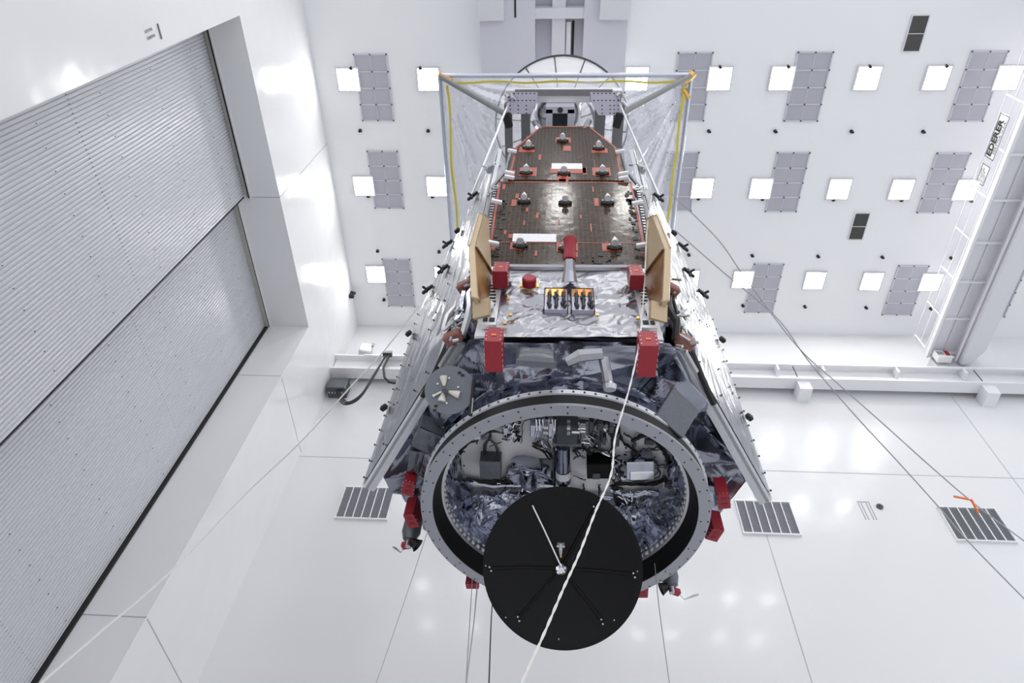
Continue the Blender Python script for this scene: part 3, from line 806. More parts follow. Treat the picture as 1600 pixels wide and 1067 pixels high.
# --- silver front foil panel with connector window
BL, BR_, TL, TR_ = (-.63, 7.72), (1.05, 7.78), (-.62, 9.23), (1.05, 9.28)
def fp(u, v):
    x = (BL[0]*(1-v)+TL[0]*v)*(1-u)+(BR_[0]*(1-v)+TR_[0]*v)*u; z = (BL[1]*(1-v)+TL[1]*v)*(1-u)+(BR_[1]*(1-v)+TR_[1]*v)*u
    return Vector((x, 4.14, z)), Vector((0, -1, 0))
part(MB().grid(crumple(fp, .05, 3.0, 1., .4), 110, 90), 'front_foil_panel', 'foil_light', label='flat silver foil panel')
part(MB().bb((-.62, 4.22, 7.85), (1.04, 4.8, 9.2)), 'front_bay', 'dkgrey')
part(MB().tube([(-.68, 4.14, 9.30), (.2, 4.12, 9.27), (1.1, 4.14, 9.33)], .05, 8), 'foil_hem', 'foil_light', smooth=True)
for (xa, ya, xb, yb) in ((852, 455, 886, 488), (893, 455.5, 928, 489)):
    a = onY(xa, ya, 4.13); b = onY(xb, yb, 4.13)
    wn_ = part(MB().bb((a.x, 4.095, b.z), (b.x, 4.16, a.z)), 'connector_window', 'anod', label='recess with rows of dark connectors and amber film')
    h = a.z-b.z; part(MB().bb((a.x+.01, 4.088, a.z-h*.36), (b.x-.01, 4.096, a.z-.01)), 'amber_film', 'amber', wn_)
    f = MB(); q = .012
    f.bb((a.x-q, 4.085, a.z), (b.x+q, 4.16, a.z+q)); f.bb((a.x-q, 4.085, b.z), (a.x, 4.16, a.z)); f.bb((b.x, 4.085, b.z), (b.x+q, 4.16, a.z)); part(f, 'window_frame', 'black', wn_)
    f2 = MB()
    for k in range(3):
        for j in range(2):
            f2.bb((a.x+.045+k*.085, 4.083, a.z-.09-j*.085), (a.x+.075+k*.085, 4.09, a.z-.03-j*.085))
    build_split(f2, 'film_fold', 'kapton', wn_)
    for k in range(3):
        x = a.x+.05+k*(b.x-a.x)/3.1; mm = MB(); rr = random.Random(k)
        for j in range(7): mm.lathe([(1e-3, 0), (.018, 0), (.022, .04), (.012, .06), (1e-3, .06)], (x+rr.uniform(-.01, .01), 4.095, b.z+.03+j*.045), 8, (rr.uniform(-.3, .3), -1, .2))
        part(mm, 'connector', 'dkgrey', wn_)
c = onY(827, 446, 4.09); m = MB(); m.lathe([(.085, 0), (.085, .10), (.07, .115), (1e-3, .115)], c, 28, (0, -1, 0))
tag(m.build('red_port_cover', 'red', smooth=True), 'round red cap on the silver foil panel', 'protective cover', 'red protective covers')
part(MB().box((c.x, 4.09, c.z), (.23, .02, .09)), 'cap_tape', 'gold')
for q in [(794, 467), (798, 492), (933, 492), (789, 505), (997, 497)]:
    cc = onY(*q, 4.09); part(MB().box(cc, (.035, .02, .045)), 'gold_tab', 'gold')
# star tracker / central mast with red cover
c0 = onY(890, 441, 4.08); c1 = onY(890, 405, 3.85)
part(MB().tube([c0, c0.lerp(c1, .5), c1], [.10, .075, .065], 10), 'foil_mast', 'foil_inner')
c2 = onY(891, 374, 3.72)
m = MB(); ax = (c2-c1).normalized(); L = (c2-c1).length
m.lathe([(1e-3, -.02), (.075, -.02), (.08, .02), (.075, .04), (.075, L-.05), (.085, L-.03), (.085, L), (1e-3, L)], c1, 24, ax)
tag(m.build('red_sensor_cover', 'red', smooth=True), 'red cylindrical cover on the foil mast at the centre of the solar panel', 'protective cover', 'red protective covers')

# --- side bracket plates between red boxes
for mir in (False, True):
    mr = MX if mir else None
    o = part(MB().bb((-.80, 4.10, 7.9), (-.63, 4.16, 9.25)), 'bracket_column', 'alu', mirror=mr)
    mm = MB(); rr = random.Random(8)
    for k in range(9):
        z = 8.15+k*.075; mm.bb((-.78+rr.uniform(0, .05), 4.094, z), (-.66-rr.uniform(0, .04), 4.10, z+.035))
    mm.bb((-.78, 4.09, 7.96), (-.73, 4.1, 8.03)); mm.bb((-.71, 4.09, 7.96), (-.65, 4.1, 8.03))
    build_split(mm, 'cutout', 'black', o, mr)
    part(MB().lathe([(1e-3, 0), (.03, 0), (.045, .06), (.012, .12), (.012, .28), (1e-3, .28)], (-.715, 4.05, 8.28), 12, (0, .05, -1)), 'white_plug', 'capwhite', o, mirror=mr)

# --- red box covers on the front
def red_box(x0, x1, yf, yb, z0, z1, label, slant=.0, lid=.6, mir=None):
    o = thing('red_cover', label, 'protective cover', ((x0+x1)/2 if mir is None else 2*mir-(x0+x1)/2, yf, z0), 'red protective covers')
    mb = MB()
    z2 = z0
    mb.prism([(x0, yf, z0), (x0, yb, z0), (x0, yb, z1), (x0, yf+slant, z1)], (x1-x0, 0, 0))
    mb.build('cover_box', 'red', o, mirror=mir)
    s = MB(); n = 4
    for k in range(n):
        for x in (x0+.018, x1-.018):
            z = z0+(z1-z0)*(k+.5)/n; s.disc((x, yf+slant*(k+.5)/n-.006, z), .008, (0, 1, 0), .004, 8)
    for k in range(5):
        for x in (x0, x1): s.box((x, yf+(yb-yf)*(k+.6)/5.5, z0+.02), (.012, .02, .02))
    build_split(s, 'screw', 'steel', o, mir)
    MB().box(((x0+x1)/2, yf+slant*.45-.004, z0+(z1-z0)*.45), (.05, .004, .03)).build('label_plate', 'orange', o, mirror=mir)
def lower_at(px0, px1, pyt, pym, pyb, yf):
    a = onY(px0, pym, yf); b = onY(px1, pym, yf); t = onY(px0, pyt, yf); r = onZ(px0, pyb, a.z)
    return a.x, b.x, yf, r.y, a.z, t.z
red_box(*lower_at(756, 784, 511, 533, 581, 3.85), 'tall red box cover low on the front left corner')
x0, x1, yf, yb, z0, z1 = lower_at(1000, 1030, 517, 540, 589, 3.85); red_box(x0, x1-.0, yf, yb, z0, z1, 'tall red box cover low on the front right corner')
red_box(*lower_at(769, 793, 403, 424, 451, 3.85), 'upper left red box cover beside the silver foil panel', .05)
x0, x1, yf, yb, z0, z1 = lower_at(985, 1007, 408, 430, 453, 3.85); red_box(x0, x1, yf, yb, z0, z1, 'upper right red box cover beside the silver foil panel', .05)

# --- gold tan open brackets
def tan_bracket(mir, label):
    mr = MX if mir else None
    T1, T2 = onY(756, 336, 3.95), onY(764, 342, 4.12)
    UR_, FR, FL = onY(763.5, 379, 4.12), onY(768.5, 427, 4.10), onY(743, 386, 3.62)
    R2, BT, L2 = onY(766, 455, 4.08), onY(757, 491, 3.95), onY(748, 466, 3.72)
    o = thing('bracket_frame', label, 'bracket', tuple(FL) if not mir else (2*MX-FL.x, FL.y, FL.z), 'gold-coloured bracket frames')
    n = Vector((-1, -.25, 0)).normalized(); th = .075
    MB().prism([T1, T2, UR_, FR, FL], n*.012).build('upper_plate', 'tan', o, mirror=mr)
    MB().prism([FL, FR, R2, BT, L2], n*.012).build('lower_plate', 'tand', o, mirror=mr)
    f = MB()
    def rim(a, b, w=th): f.prism([a, b, b+n*w, a+n*w], (b-a).cross(n).normalized()*.02)
    rim(T1, FL); rim(T1, T2); rim(FL, L2, .08); rim(L2, BT); rim(FR, R2, .05); rim(T2, UR_, .04)
    f.tube([FL+n*th, T1+n*th], .015, 6)
    f.build('rim', 'tan', o, mirror=mr)
    MB().prism([FL, FR, FR-n*.03, FL-n*.03], Vector((0, -.02, -.02))).build('fold_flange', 'tan', o, mirror=mr)
    mid = L2.lerp(BT, .6); MB().box(mid+Vector((0, -.02, -.05)), (.2, .05, .2), Euler((.6, .2, -.4)).to_matrix()).build('foot_tab', 'tan', o, mirror=mr)
tan_bracket(False, 'folded gold-coloured bracket frame left of the lower solar panel')
tan_bracket(True, 'folded gold-coloured bracket frame right of the lower solar panel')

# --- cable/hinge clutter between front and wings
for mir in (False, True):
    mr = MX if mir else None; rr = random.Random(20+mir)
    for k in range(4):
        p = Vector((-1.02-.09*k, 4.30+.12*k, 7.95)); pts = [p]
        for j in range(9): pts.append(Vector((p.x+rr.uniform(-.05, .05)+.01*j, p.y+rr.uniform(-.03, .03)-.12, 8.15+j*.27)))
        part(MB().tube(pts, rr.choice([.02, .03, .045]), 6), 'cable_bundle', rr.choice(['black', 'foil_inner', 'steel', 'black', 'dkgrey']), smooth=True, mirror=mr)
    cb_ = MB()
    for k in range(7):
        y = 4.32+.05*k; o_ = (k-3)*1.6
        pts = [onY(x+o_+rr.uniform(-1.5, 1.5), yy, y+dy) for x, yy, dy in ((742, 425, -.05), (733, 455, 0), (724, 485, .05), (712, 515, .12), (700, 545, .2), (684, 580, .4), (664, 620, .7))]
        cb_.tube(pts, rr.uniform(.018, .04), 6)
    build_split(cb_, 'black_cable', 'black', sp, mr)
    for (px, py, y) in [(708, 527, 4.3), (728, 447, 4.25), (768, 262, 4.4), (775, 300, 4.3), (722, 500, 4.35)]:
        c = onY(px, py, y); mm = MB(); mm.box(c, (.22, .14, .12), -.5, .02); o = part(mm, 'latch', 'latch_rust' if py > 400 and py != 500 else 'steel', mirror=mr) if 'latch_rust' in M else None
        if o is None:
            M['latch_rust'] = mat('brown_red_latch', (.30, .13, .10), .45, .3); o = part(mm, 'latch', 'latch_rust' if py > 400 and py != 500 else 'steel', mirror=mr)
        mm = MB()
        for k in range(6):
            a = c+Vector((rr.uniform(-.12, .12), rr.uniform(-.1, .02), rr.uniform(-.15, .15))); mm.tube([a, a+Vector((rr.uniform(-.12, .12), rr.uniform(-.05, .05), rr.uniform(-.12, .12)))], .018, 6)
        build_split(mm, 'latch_link', 'steel', o, mr)
    wp = [onY(x, y, 4.15) for x, y in ((706, 540), (735, 470), (745, 500), (762, 520))]
    part(MB().prism([onY(705, 520, 4.35), onY(715, 470, 4.35), onY(728, 470, 4.35), onY(722, 520, 4.35)], (0, .03, 0)), 'shim_plate', 'cream', mirror=mr)
    part(MB().prism([onY(741, 525, 4.18), onY(748, 497, 4.18), onY(766, 500, 4.18), onY(760, 525, 4.18)], (0, .03, 0)), 'white_bracket', 'capwhite', mirror=mr)

# --- grey disc with fins (left)
gc = onY(703, 610, 4.62); gn = (CAM-gc).normalized(); gn = (gn*1.0+Vector((-.10, -.28, .12))).normalized()
gd = part(MB().lathe([(1e-3, 0), (.262, 0), (.272, .012), (.272, .03), (1e-3, .03)], gc, 48, gn), 'disc_antenna', 'greydisc', label='grey disc with four cream fins')
gx = gn.orthogonal().normalized(); gy = gn.cross(gx)
def gpt(px, py, off=.03):
    v = ray(px, py); t = ((gc+gn*off-CAM).dot(gn))/v.dot(gn); return CAM+v*t
for (a, b) in (((693, 588), (694, 603)), ((718, 617), (701, 612)), ((690, 627), (693, 614)), ((676, 619), (690, 612))):
    p, q = gpt(*a, .05), gpt(*b, .05)
    part(MB().tube([p, p.lerp(q, .3), q], [.045, .04, .015] if a[0] != 676 else [.02, .012, .012], 10), 'fin', 'cream', gd, smooth=True)
part(MB().tube([gpt(695, 611, .03), gpt(695, 611, .12)], .03, 10), 'hub', 'dkgrey', gd)
mm = MB()
for q in ((702, 591), (716, 605), (698, 630), (684, 600)): p = gpt(*q, .03); mm.tube([p, p+gn*.012], .012, 8)
build_split(mm, 'screw', 'steel', gd)
p, q = gpt(741, 592, .05), gpt(735, 650, .05)
part(MB().tube([p, q], .022, 6), 'guard_bar', 'black', gd)
part(MB().tube([gpt(739, 622, .08), gpt(737, 646, .08)], .007, 6), 'guard_pin', 'steel', gd)
mm = MB()
for (x, y) in ((718, 582), (723, 586), (681, 634), (679, 641), (686, 655), (667, 660), (692, 668)):
    p = gpt(x, y, .034); mm.box(p, (.035, .01, .03))
build_split(mm, 'marking', 'ink', gd)

# --- equipment inside the ring
DZ = 8.0
dk = part(MB().lathe([(1e-3, DZ+.08), (1.42, DZ+.08), (1.42, DZ), (1e-3, DZ)], C0, 64), 'equipment_deck', 'deckwhite', label='white underside deck crowded with equipment')
part(MB().prism([onZ(*q, DZ) for q in ((820, 716), (880, 716), (880, 775), (820, 775))], (0, 0, -.015)), 'deck_shade_panel', 'blanket', dk)
# harness runs
def harness(pts, r, n=3, z=DZ-.05, m='black', j=.02, seed=0):
    rr = random.Random(seed); base = [onZ(*p, z) for p in pts]
    mb = MB()
    for k in range(n):
        sm = []
        off = Vector((rr.uniform(-j, j), rr.uniform(-j, j), rr.uniform(-j, j)))
        for i in range(len(base)-1):
            a = base[max(i-1, 0)]; b = base[i]; c = base[i+1]; d = base[min(i+2, len(base)-1)]
            for s in range(4):
                u = s/4; sm.append(.5*((2*b)+(c-a)*u+(2*a-5*b+4*c-d)*u*u+(3*b-a-3*c+d)*u**3)+off+Vector((rr.uniform(-j, j), rr.uniform(-j, j), rr.uniform(-j, j)))*.5)
        sm.append(base[-1]+off); mb.tube(sm, r, 6)
    part(mb, 'wire_harness', m, dk, smooth=True)
H1 = [([(748, 683), (728, 692), (718, 705), (716, 725), (720, 742), (735, 748), (760, 751), (800, 752)], .022, 3, 'black'),
      ([(766, 668), (765, 684), (759, 695), (758, 712)], .014, 3, 'dkgrey'), ([(765, 684), (775, 697), (778, 710)], .014, 3, 'dkgrey'), ([(766, 696), (785, 690)], .008, 1, 'black'),
      ([(832, 655), (818, 662), (817, 680), (815, 694)], .007, 1, 'black'), ([(835, 657), (828, 668), (832, 682)], .007, 1, 'black'),
      ([(974, 676), (990, 689), (989, 700), (988, 712)], .012, 2, 'dkgrey'), ([(989, 689), (1000, 683), (1012, 680), (1020, 684), (1032, 697), (1042, 712), (1046, 728), (1043, 742), (1034, 752), (1010, 757), (968, 756), (962, 765), (964, 785)], .018, 4, 'black'),
      ([(994, 715), (1000, 704), (1015, 701), (1030, 699)], .012, 2, 'dkgrey'), ([(895, 706), (905, 700), (915, 702), (921, 712)], .014, 3, 'black'),
      ([(897, 718), (905, 713), (914, 716)], .008, 2, 'dkgrey'), ([(896, 744), (910, 750), (916, 750)], .006, 2, 'black'), ([(925, 700), (940, 706), (953, 718)], .018, 4, 'dkgrey'),
      ([(954, 736), (965, 734), (972, 745), (966, 755)], .01, 3, 'dkgrey'), ([(1023, 730), (1034, 727), (1044, 729)], .008, 3, 'dkgrey'), ([(975, 712), (985, 718), (975, 728)], .012, 3, 'black'),
      ([(925, 655), (926, 668), (924, 685), (923, 700), (922, 712)], .02, 3, 'black'), ([(950, 658), (955, 675), (958, 690), (955, 705)], .02, 3, 'black'), ([(940, 660), (938, 680), (935, 700)], .013, 4, 'dkgrey'),
      ([(888, 714), (890, 735), (888, 765)], .018, 4, 'dkgrey'), ([(868, 700), (868, 725), (866, 765)], .018, 4, 'dkgrey'), ([(962, 765), (975, 782), (1000, 795)], .018, 4, 'black'),
      ([(735, 752), (765, 757), (800, 757), (830, 756), (862, 758)], .03, 4, 'foil_inner'), ([(896, 768), (915, 772), (935, 774), (955, 776)], .02, 4, 'foil_inner')]
H1 += [([(742, 690), (752, 678), (775, 672), (790, 676)], .01, 3, 'dkgrey'), ([(770, 752), (790, 745), (800, 730)], .01, 3, 'black'), ([(900, 662), (905, 680), (900, 700), (905, 712)], .012, 3, 'dkgrey'),
       ([(963, 655), (966, 675), (972, 690), (985, 700), (1000, 712)], .014, 4, 'black'), ([(1024, 720), (1030, 740), (1010, 748), (985, 752)], .012, 3, 'dkgrey'), ([(912, 757), (912, 768)], .01, 2, 'black'), ([(935, 758), (936, 772)], .01, 2, 'black'),
       ([(955, 765), (985, 772), (1010, 768), (1035, 772)], .028, 4, 'foil_inner'), ([(728, 745), (722, 765), (735, 785)], .02, 3, 'foil_inner'), ([(850, 650), (855, 668), (848, 690), (858, 705)], .014, 4, 'chrome'), ([(800, 655), (805, 675), (798, 692)], .014, 3, 'chrome'),
       ([(835, 695), (850, 702), (862, 715)], .016, 3, 'black'), ([(940, 705), (955, 712), (962, 728), (960, 750)], .016, 3, 'chrome')]
for i, (p, r, n, mt) in enumerate(H1): harness(p, r*.8, n, DZ-.06, mt, .022, i)
def dbox(px, py, w, l, h, m, rot=0., z=DZ, name='electronics_box', bev=.008, label=None):
    c = onZ(px, py, z-h); o = part(MB().box((c.x, c.y, z-h/2), (w, l, h), rot, bev), name, m, dk, label=label); return o
dbox(766, 735, .27, .30, .20, 'blanket', .02)
dbox(936, 737, .30, .26, .22, 'blackgloss', -.05, label='black box'); dbox(932, 745, .10, .10, .24, 'dkgrey', -.05)
dbox(1000, 736, .34, .30, .20, 'foil_inner', -.08, label='mirror-foil box')
dbox(1003, 744, .30, .14, .215, 'chrome', -.08)
for (x, y, w, l, h) in [(924, 668, .06, .17, .1), (956, 668, .07, .2, .1), (963, 688, .08, .22, .1), (938, 668, .08, .12, .12), (797, 674, .18, .25, .08), (842, 674, .22, .2, .12), (860, 672, .08, .22, .14), (1015, 692, .12, .08, .05), (909, 664, .1, .07, .07), (944, 690, .05, .14, .1), (930, 690, .04, .12, .08)]:
    dbox(x, y, w, l, h, 'foil_inner' if x < 870 else 'dkgrey')
rr = random.Random(77); mm = MB(); ms = MB()
for k in range(170):
    x, y = rr.choice([(rr.uniform(905, 965), rr.uniform(655, 712)), (rr.uniform(835, 875), rr.uniform(650, 700)), (rr.uniform(785, 812), rr.uniform(655, 690)), (rr.uniform(960, 1000), rr.uniform(770, 800)), (rr.uniform(955, 975), rr.uniform(700, 770)), (rr.uniform(780, 870), rr.uniform(750, 772))])
    c = onZ(x, y, DZ-.08); d = Vector((rr.uniform(-1, 1), rr.uniform(-1, 1), rr.uniform(-.6, .3)))*.06
    (mm if rr.random() < .5 else ms).tube([c-d, c+d], rr.uniform(.006, .018), 6)
build_split(mm, 'connector', 'black', dk); build_split(ms, 'fitting', 'chrome', dk)
mm = MB()
for q in [(725, 706), (725, 728), (978, 700), (1023, 715), (1036, 706), (1000, 668), (905, 690), (898, 676), (968, 712), (1040, 720), (911, 660), (917, 658), (931, 659), (945, 659)]:
    mm.disc(onZ(*q, DZ-.008), .014, (0, 0, 1), .008, 8)
build_split(mm, 'deck_screw', 'dkgrey', dk)
# central gimbal motor
gm = part(MB().box(onZ(886, 672, DZ-.18), (.28, .30, .22), None, .02), 'gimbal_motor', 'dkgrey', dk)
c = onZ(904, 669, DZ-.22)
part(MB().lathe([(1e-3, 0), (.075, 0), (.075, .09), (.06, .1), (.06, .16), (1e-3, .16)], c+Vector((-.08, 0, 0)), 24, (1, 0, 0)), 'motor_can', 'chrome', dk, True)
part(MB().lathe([(1e-3, 0), (.10, 0), (.10, .04), (1e-3, .04)], c+Vector((-.14, 0, 0)), 24, (1, 0, 0)), 'motor_flange', 'steel', dk, True)
part(MB().lathe([(1e-3, 0), (.10, 0), (.10, .06), (1e-3, .06)], c+Vector((-.42, 0, 0)), 24, (1, 0, 0)), 'motor_flange', 'steel', dk, True)
part(MB().box(onZ(885, 691, DZ-.2), (.34, .05, .1), None, .01), 'mount_shelf', 'blanket', dk)
mm = MB()
for k in range(9): x = 838+k*5; mm.tube([onZ(x, 655, DZ-.12), onZ(x+rr.uniform(-3, 3), 672, DZ-.2), onZ(x+rr.uniform(-3, 3), 688, DZ-.12)], .014, 6)
build_split(mm, 'flex_tube', 'chrome', dk)
# boom under motor
b0, b1 = onZ(880, 698, DZ-.16), onZ(880, 772, DZ-.22)
bm_ = part(MB().tube([b0, b1], .085, 16), 'antenna_boom', 'foil_dark', dk, True)
for q in (0.55, .8): p = b0.lerp(b1, q); mmm = MB().lathe([(.088, -.05), (.096, -.05), (.096, .06), (.088, .06)], p, 20, (b1-b0)); part(mmm, 'boom_collar', 'radiator', dk, True)
# crumpled foil bags in the lower half
def bag(px, py, rx, ry, h, seed, m='foil_inner', z=DZ, nm='foil_bag', amp=.16):
    c = onZ(px, py, z); mb = MB()
    def f(u, v):
        a = 2*pi*u; r = v
        k = (1-r*r)**.5 if r < 1 else 0
        uu = u if u < 1 else 0
        cc = Vector((cos(2*pi*uu)*r, sin(2*pi*uu)*r, 0))
        p = c+Vector((cc.x*rx, cc.y*ry, -h*k**.7))
        q = p+Vector((seed, 0, 0))
        return p + Vector((cc.x*.5, cc.y*.5, -1))*(amp*1.9*(.3+k)*(1.2*ridge(q, 3.0, seed)+.12*ridge(q, 8, seed)))
    mb.grid(f, 90, 26); return part(mb, nm, m, dk)
bag(757, 792, .40, .38, .28, 1); bag(800, 775, .25, .2, .2, 2); bag(1030, 795, .34, .36, .30, 3); bag(830, 738, .34, .22, .16, 4, 'foil'); bag(705, 762, .16, .34, .22, 5); bag(1064, 762, .14, .34, .22, 6)
bag(880, 790, .5, .35, .15, 7, 'foil_dark'); bag(960, 800, .3, .25, .2, 8); bag(850, 810, .4, .3, .2, 9); bag(822, 722, .2, .12, .1, 10); bag(990, 790, .2, .16, .18, 11); bag(1045, 735, .10, .3, .16, 12); bag(740, 670, .22, .12, .1, 13)

# --- high gain dish
dc = onD(878.5, 887, 6.72); dn = (CAM-dc).normalized(); dn = (dn+Vector((.0, .12, -.22))).normalized()
DR = 124*6.72/FPX*1.0
prof = [(1e-3, -.17)]+[(DR*k/14, -.17*(1-(k/14)**2)) for k in range(1, 15)]
prof2 = prof+[(DR+.006, .0), (DR+.006, -.02)]+[(DR*k/14, -.17*(1-(k/14)**2)-.02) for k in range(14, 0, -1)]
ds = part(MB().lathe(prof2, dc, 96, dn), 'dish_antenna', 'dishblack', smooth=True, label='large round black dish')
dx = Vector((1, 0, 0)); dx = (dx-dn*dx.dot(dn)).normalized(); dy = dn.cross(dx)
def dpt(px, py, off=.0):
    v = ray(px, py); p = CAM+v*((dc-CAM).dot(dn)/v.dot(dn)); rr_ = (p-dc).length
    return p + dn*(-.17*(1-(rr_/DR)**2)+off)
hub = (877, 895)
for q in [(766, 889), (810, 968), (941, 973), (991, 899), (929, 795)]:
    mbm = MB(); pts = [dpt(hub[0]+(q[0]-hub[0])*k/8, hub[1]+(q[1]-hub[1])*k/8, .012) for k in range(9)]
    mbm.tube(pts, [.028]+[.016]*8, 6); rb_ = part(mbm, 'rib', 'blackgloss', ds, True)
    mb2 = MB()
    for dd in (-3, 3): mb2.disc(dpt(q[0]+dd*.4, q[1]+dd, .02), .010, dn, .008, 8)
    part(mb2, 'rib_bolt', 'steel', rb_)
part(MB().tube([dpt(832, 790, .04), dpt(850, 830, .05), dpt(877, 890, .06)], .008, 6), 'white_strut', 'capwhite', ds)
mbm = MB()
for k in range(6):
    a = 2*pi*k/6; p = dpt(hub[0], hub[1], .03); mbm.box(p+dx*(.035*cos(a))+dy*(.035*sin(a)), (.035, .035, .04), Matrix.Rotation(a, 3, dn))
mbm.lathe([(1e-3, 0), (.04, 0), (.03, .07), (1e-3, .07)], dpt(hub[0], hub[1], .0), 16, dn)
part(mbm, 'hub', 'chrome', ds)
part(MB().lathe([(1e-3, 0), (.07, 0), (.07, .02), (1e-3, .02)], dpt(hub[0], hub[1], .0), 24, dn), 'hub_plate', 'blackgloss', ds)
mbm = MB(); p = dpt(876, 872, .0); fx = (dpt(876, 860, 0)-p).normalized()
mbm.tube([p, p+fx*.05, p+fx*.11], [.018, .03, .022], 10); mbm.tube([p+fx*.08-dx*.04, p+fx*.08+dx*.04], .014, 8); mbm.box(p+fx*.1, (.07, .03, .03))
part(mbm, 'feed_fitting', 'steel', ds)
part(MB().tube([p-fx*.03, p], .012, 8), 'feed_tip', 'gold', ds)
mbm = MB()
for q in [(790, 965), (960, 970), (873, 1000), (996, 893), (759, 884)]: mbm.disc(dpt(*q, .006), .007, dn, .005, 8)
build_split(mbm, 'rim_bolt', 'steel', ds)
# arm from dish to bus
part(MB().tube([dc-dn*.2, Vector((CX, CY+.3, 7.6)), Vector((CX, CY+.2, 8.0))], .06, 10), 'support_arm', 'blackgloss', ds)

# --- lower red covers and thrusters around the ring
def pod(corners_top, zt, h, label):
    """box cover: lower face traced at height zt, rising h"""
    P = [onZ(x, y, zt) for x, y in corners_top]
    o = thing('red_cover', label, 'protective cover', tuple(P[0]), 'red protective covers')
    MB().prism(P, (0, 0, h)).build('cover_box', 'red', o)
    c = sum(P, Vector())/4; s = MB()
    for k in range(4):
        for q in (.2, .5, .8): s.box(P[k].lerp(P[(k+1) % 4], q)+Vector((0, 0, .02)), (.014, .014, .014))
    build_split(s, 'screw', 'steel', o)
    d = (P[2]-P[1]); l = MB()
    for q in (.3, .68): a = P[0].lerp(P[3], q).lerp(P[1].lerp(P[2], q), .5); l.box(a-Vector((0, 0, .002)), (.07, .04, .003))
    build_split(l, 'label_plate', 'red_dark', o)
M['red_dark'] = mat('dark_red_label', (.22, .01, .02), .5)
pod([(631, 752), (648, 757), (645, 777), (626, 770)], 7.25, .28, 'red box cover left of the ring, upper of two')
pod([(630, 806), (645, 803), (656, 823), (639, 826)], 7.2, .30, 'red box cover left of the ring, lower of two')
pod([(1121, 773), (1140, 773), (1142, 794), (1123, 796)], 7.25, .28, 'red box cover right of the ring, upper of two')
pod([(1115, 826), (1132, 829), (1120, 847), (1102, 842)], 7.2, .30, 'red box cover right of the ring, lower of two')
pod([(727, 912), (748, 912), (748, 920), (729, 920)], 7.3, .3, 'small red cover peeking below the ring left of the dish')
pod([(993, 925), (1013, 920), (1012, 934), (998, 934)], 7.3, .3, 'small red cover peeking below the ring right of the dish')
def thruster(px, py, z, sx, label):
    c = onZ(px, py, z); o = thing('thruster_pod', label, 'thruster', tuple(c), 'thruster pods by the ring')
    MB().tube([c+Vector((-.04*sx, -.1, .35)), c+Vector((0, 0, .1)), c+Vector((.02*sx, .02, .0))], [.11, .12, .08], 10).build('housing', 'blanket', o, True)
    MB().lathe([(.03, 0), (.05, .06), (.085, .14), (.09, .14)], c+Vector((0, 0, .0)), 14, (-.8*sx, .15, -.3)).build('nozzle', 'black', o, True)
    MB().box(c+Vector((.06*sx, .05, -.06)), (.12, .09, .08), .4*sx, .015).build('cap', 'red', o)
    MB().tube([c+Vector((.09*sx, .06, -.07)), c+Vector((.17*sx, .12, -.12)), c+Vector((.30*sx, .1, -.07)), c+Vector((.36*sx, .1, -.05))], [.008, .008, .016, .01], 6).build('valve_stem', 'steel', o, True)
    MB().tube([c+Vector((0, 0, -.02)), c+Vector((0, .0, -.12))], .035, 10).build('fitting', 'steel', o)
thruster(640, 842, 7.2, -.6, 'thruster pod with a red cap left of the ring')
thruster(1048, 914, 7.2, 1, 'thruster pod with a red cap right of the dish')

# ================================================================ LIFTING FRAME + CANOPY
FZ = 16.6
lf = thing('lifting_frame', 'grey metal lifting frame with perforated corner plates above the solar panels', 'lifting frame', (CX, 5, FZ))
a = onZ(790, 142, FZ); b = onZ(972, 142, FZ); yb_ = onZ(880, 160, FZ).y
M['frame_dark'] = mat('dark_beam_strip', (.30, .30, .31), .4, .5)
MB().bb((a.x, a.y, FZ), (b.x, yb_, FZ+.25)).build('front_beam', 'alu', lf)
MB().bb((a.x+.2, a.y-.03, FZ-.02), (b.x-.2, a.y+.10, FZ+.02)).build('beam_flange', 'frame_dark', lf)
for (p0, p1, name) in (((788, 800), 0, 'leg'), ((814, 828), 0, 'leg'), ((929, 946), 0, 'leg'), ((959, 975), 0, 'leg')):
    x0 = onZ(p0[0], 185, FZ).x; x1 = onZ(p0[1], 185, FZ).x
    MB().bb((x0, yb_+.05, FZ+.02), (x1, 8.2, FZ+.22)).build('side_rail', 'beamgrey', lf)
MB().bb((a.x, 8.0, FZ), (b.x, 8.4, FZ+.25)).build('rear_beam', 'alu', lf)
for (q, nx) in (([(801, 144), (840, 144), (840, 158), (829, 178), (790, 178), (792, 160)], 1), ([(922, 144), (962, 145), (972, 160), (972, 180), (935, 180), (924, 160)], 2)):
    P = [onZ(x, y, FZ-.03) for x, y in q]
    o = MB().prism(P, (0, 0, .02)).build('corner_plate', 'anod', lf)
    hb = MB(); x_0, x_1 = (794, 838) if nx == 1 else (925, 969)
    for j, yy in enumerate((146, 157, 165, 171, 177)):
        for k in range(7):
            if j >= 1 and k in ((1, 3) if j > 1 else ()): continue
            xx = x_0+(x_1-x_0)*(k+.5)/7
            if nx == 1 and (xx > 828 and yy > 160 or xx < 800 and yy < 150): continue
            if nx == 2 and (xx < 934 and yy > 162 or xx > 962 and yy < 150): continue
            hb.disc(onZ(xx, yy, FZ-.034), .016, (0, 0, 1), .004, 6)
    build_split(hb, 'bolt_hole', 'ink', o)
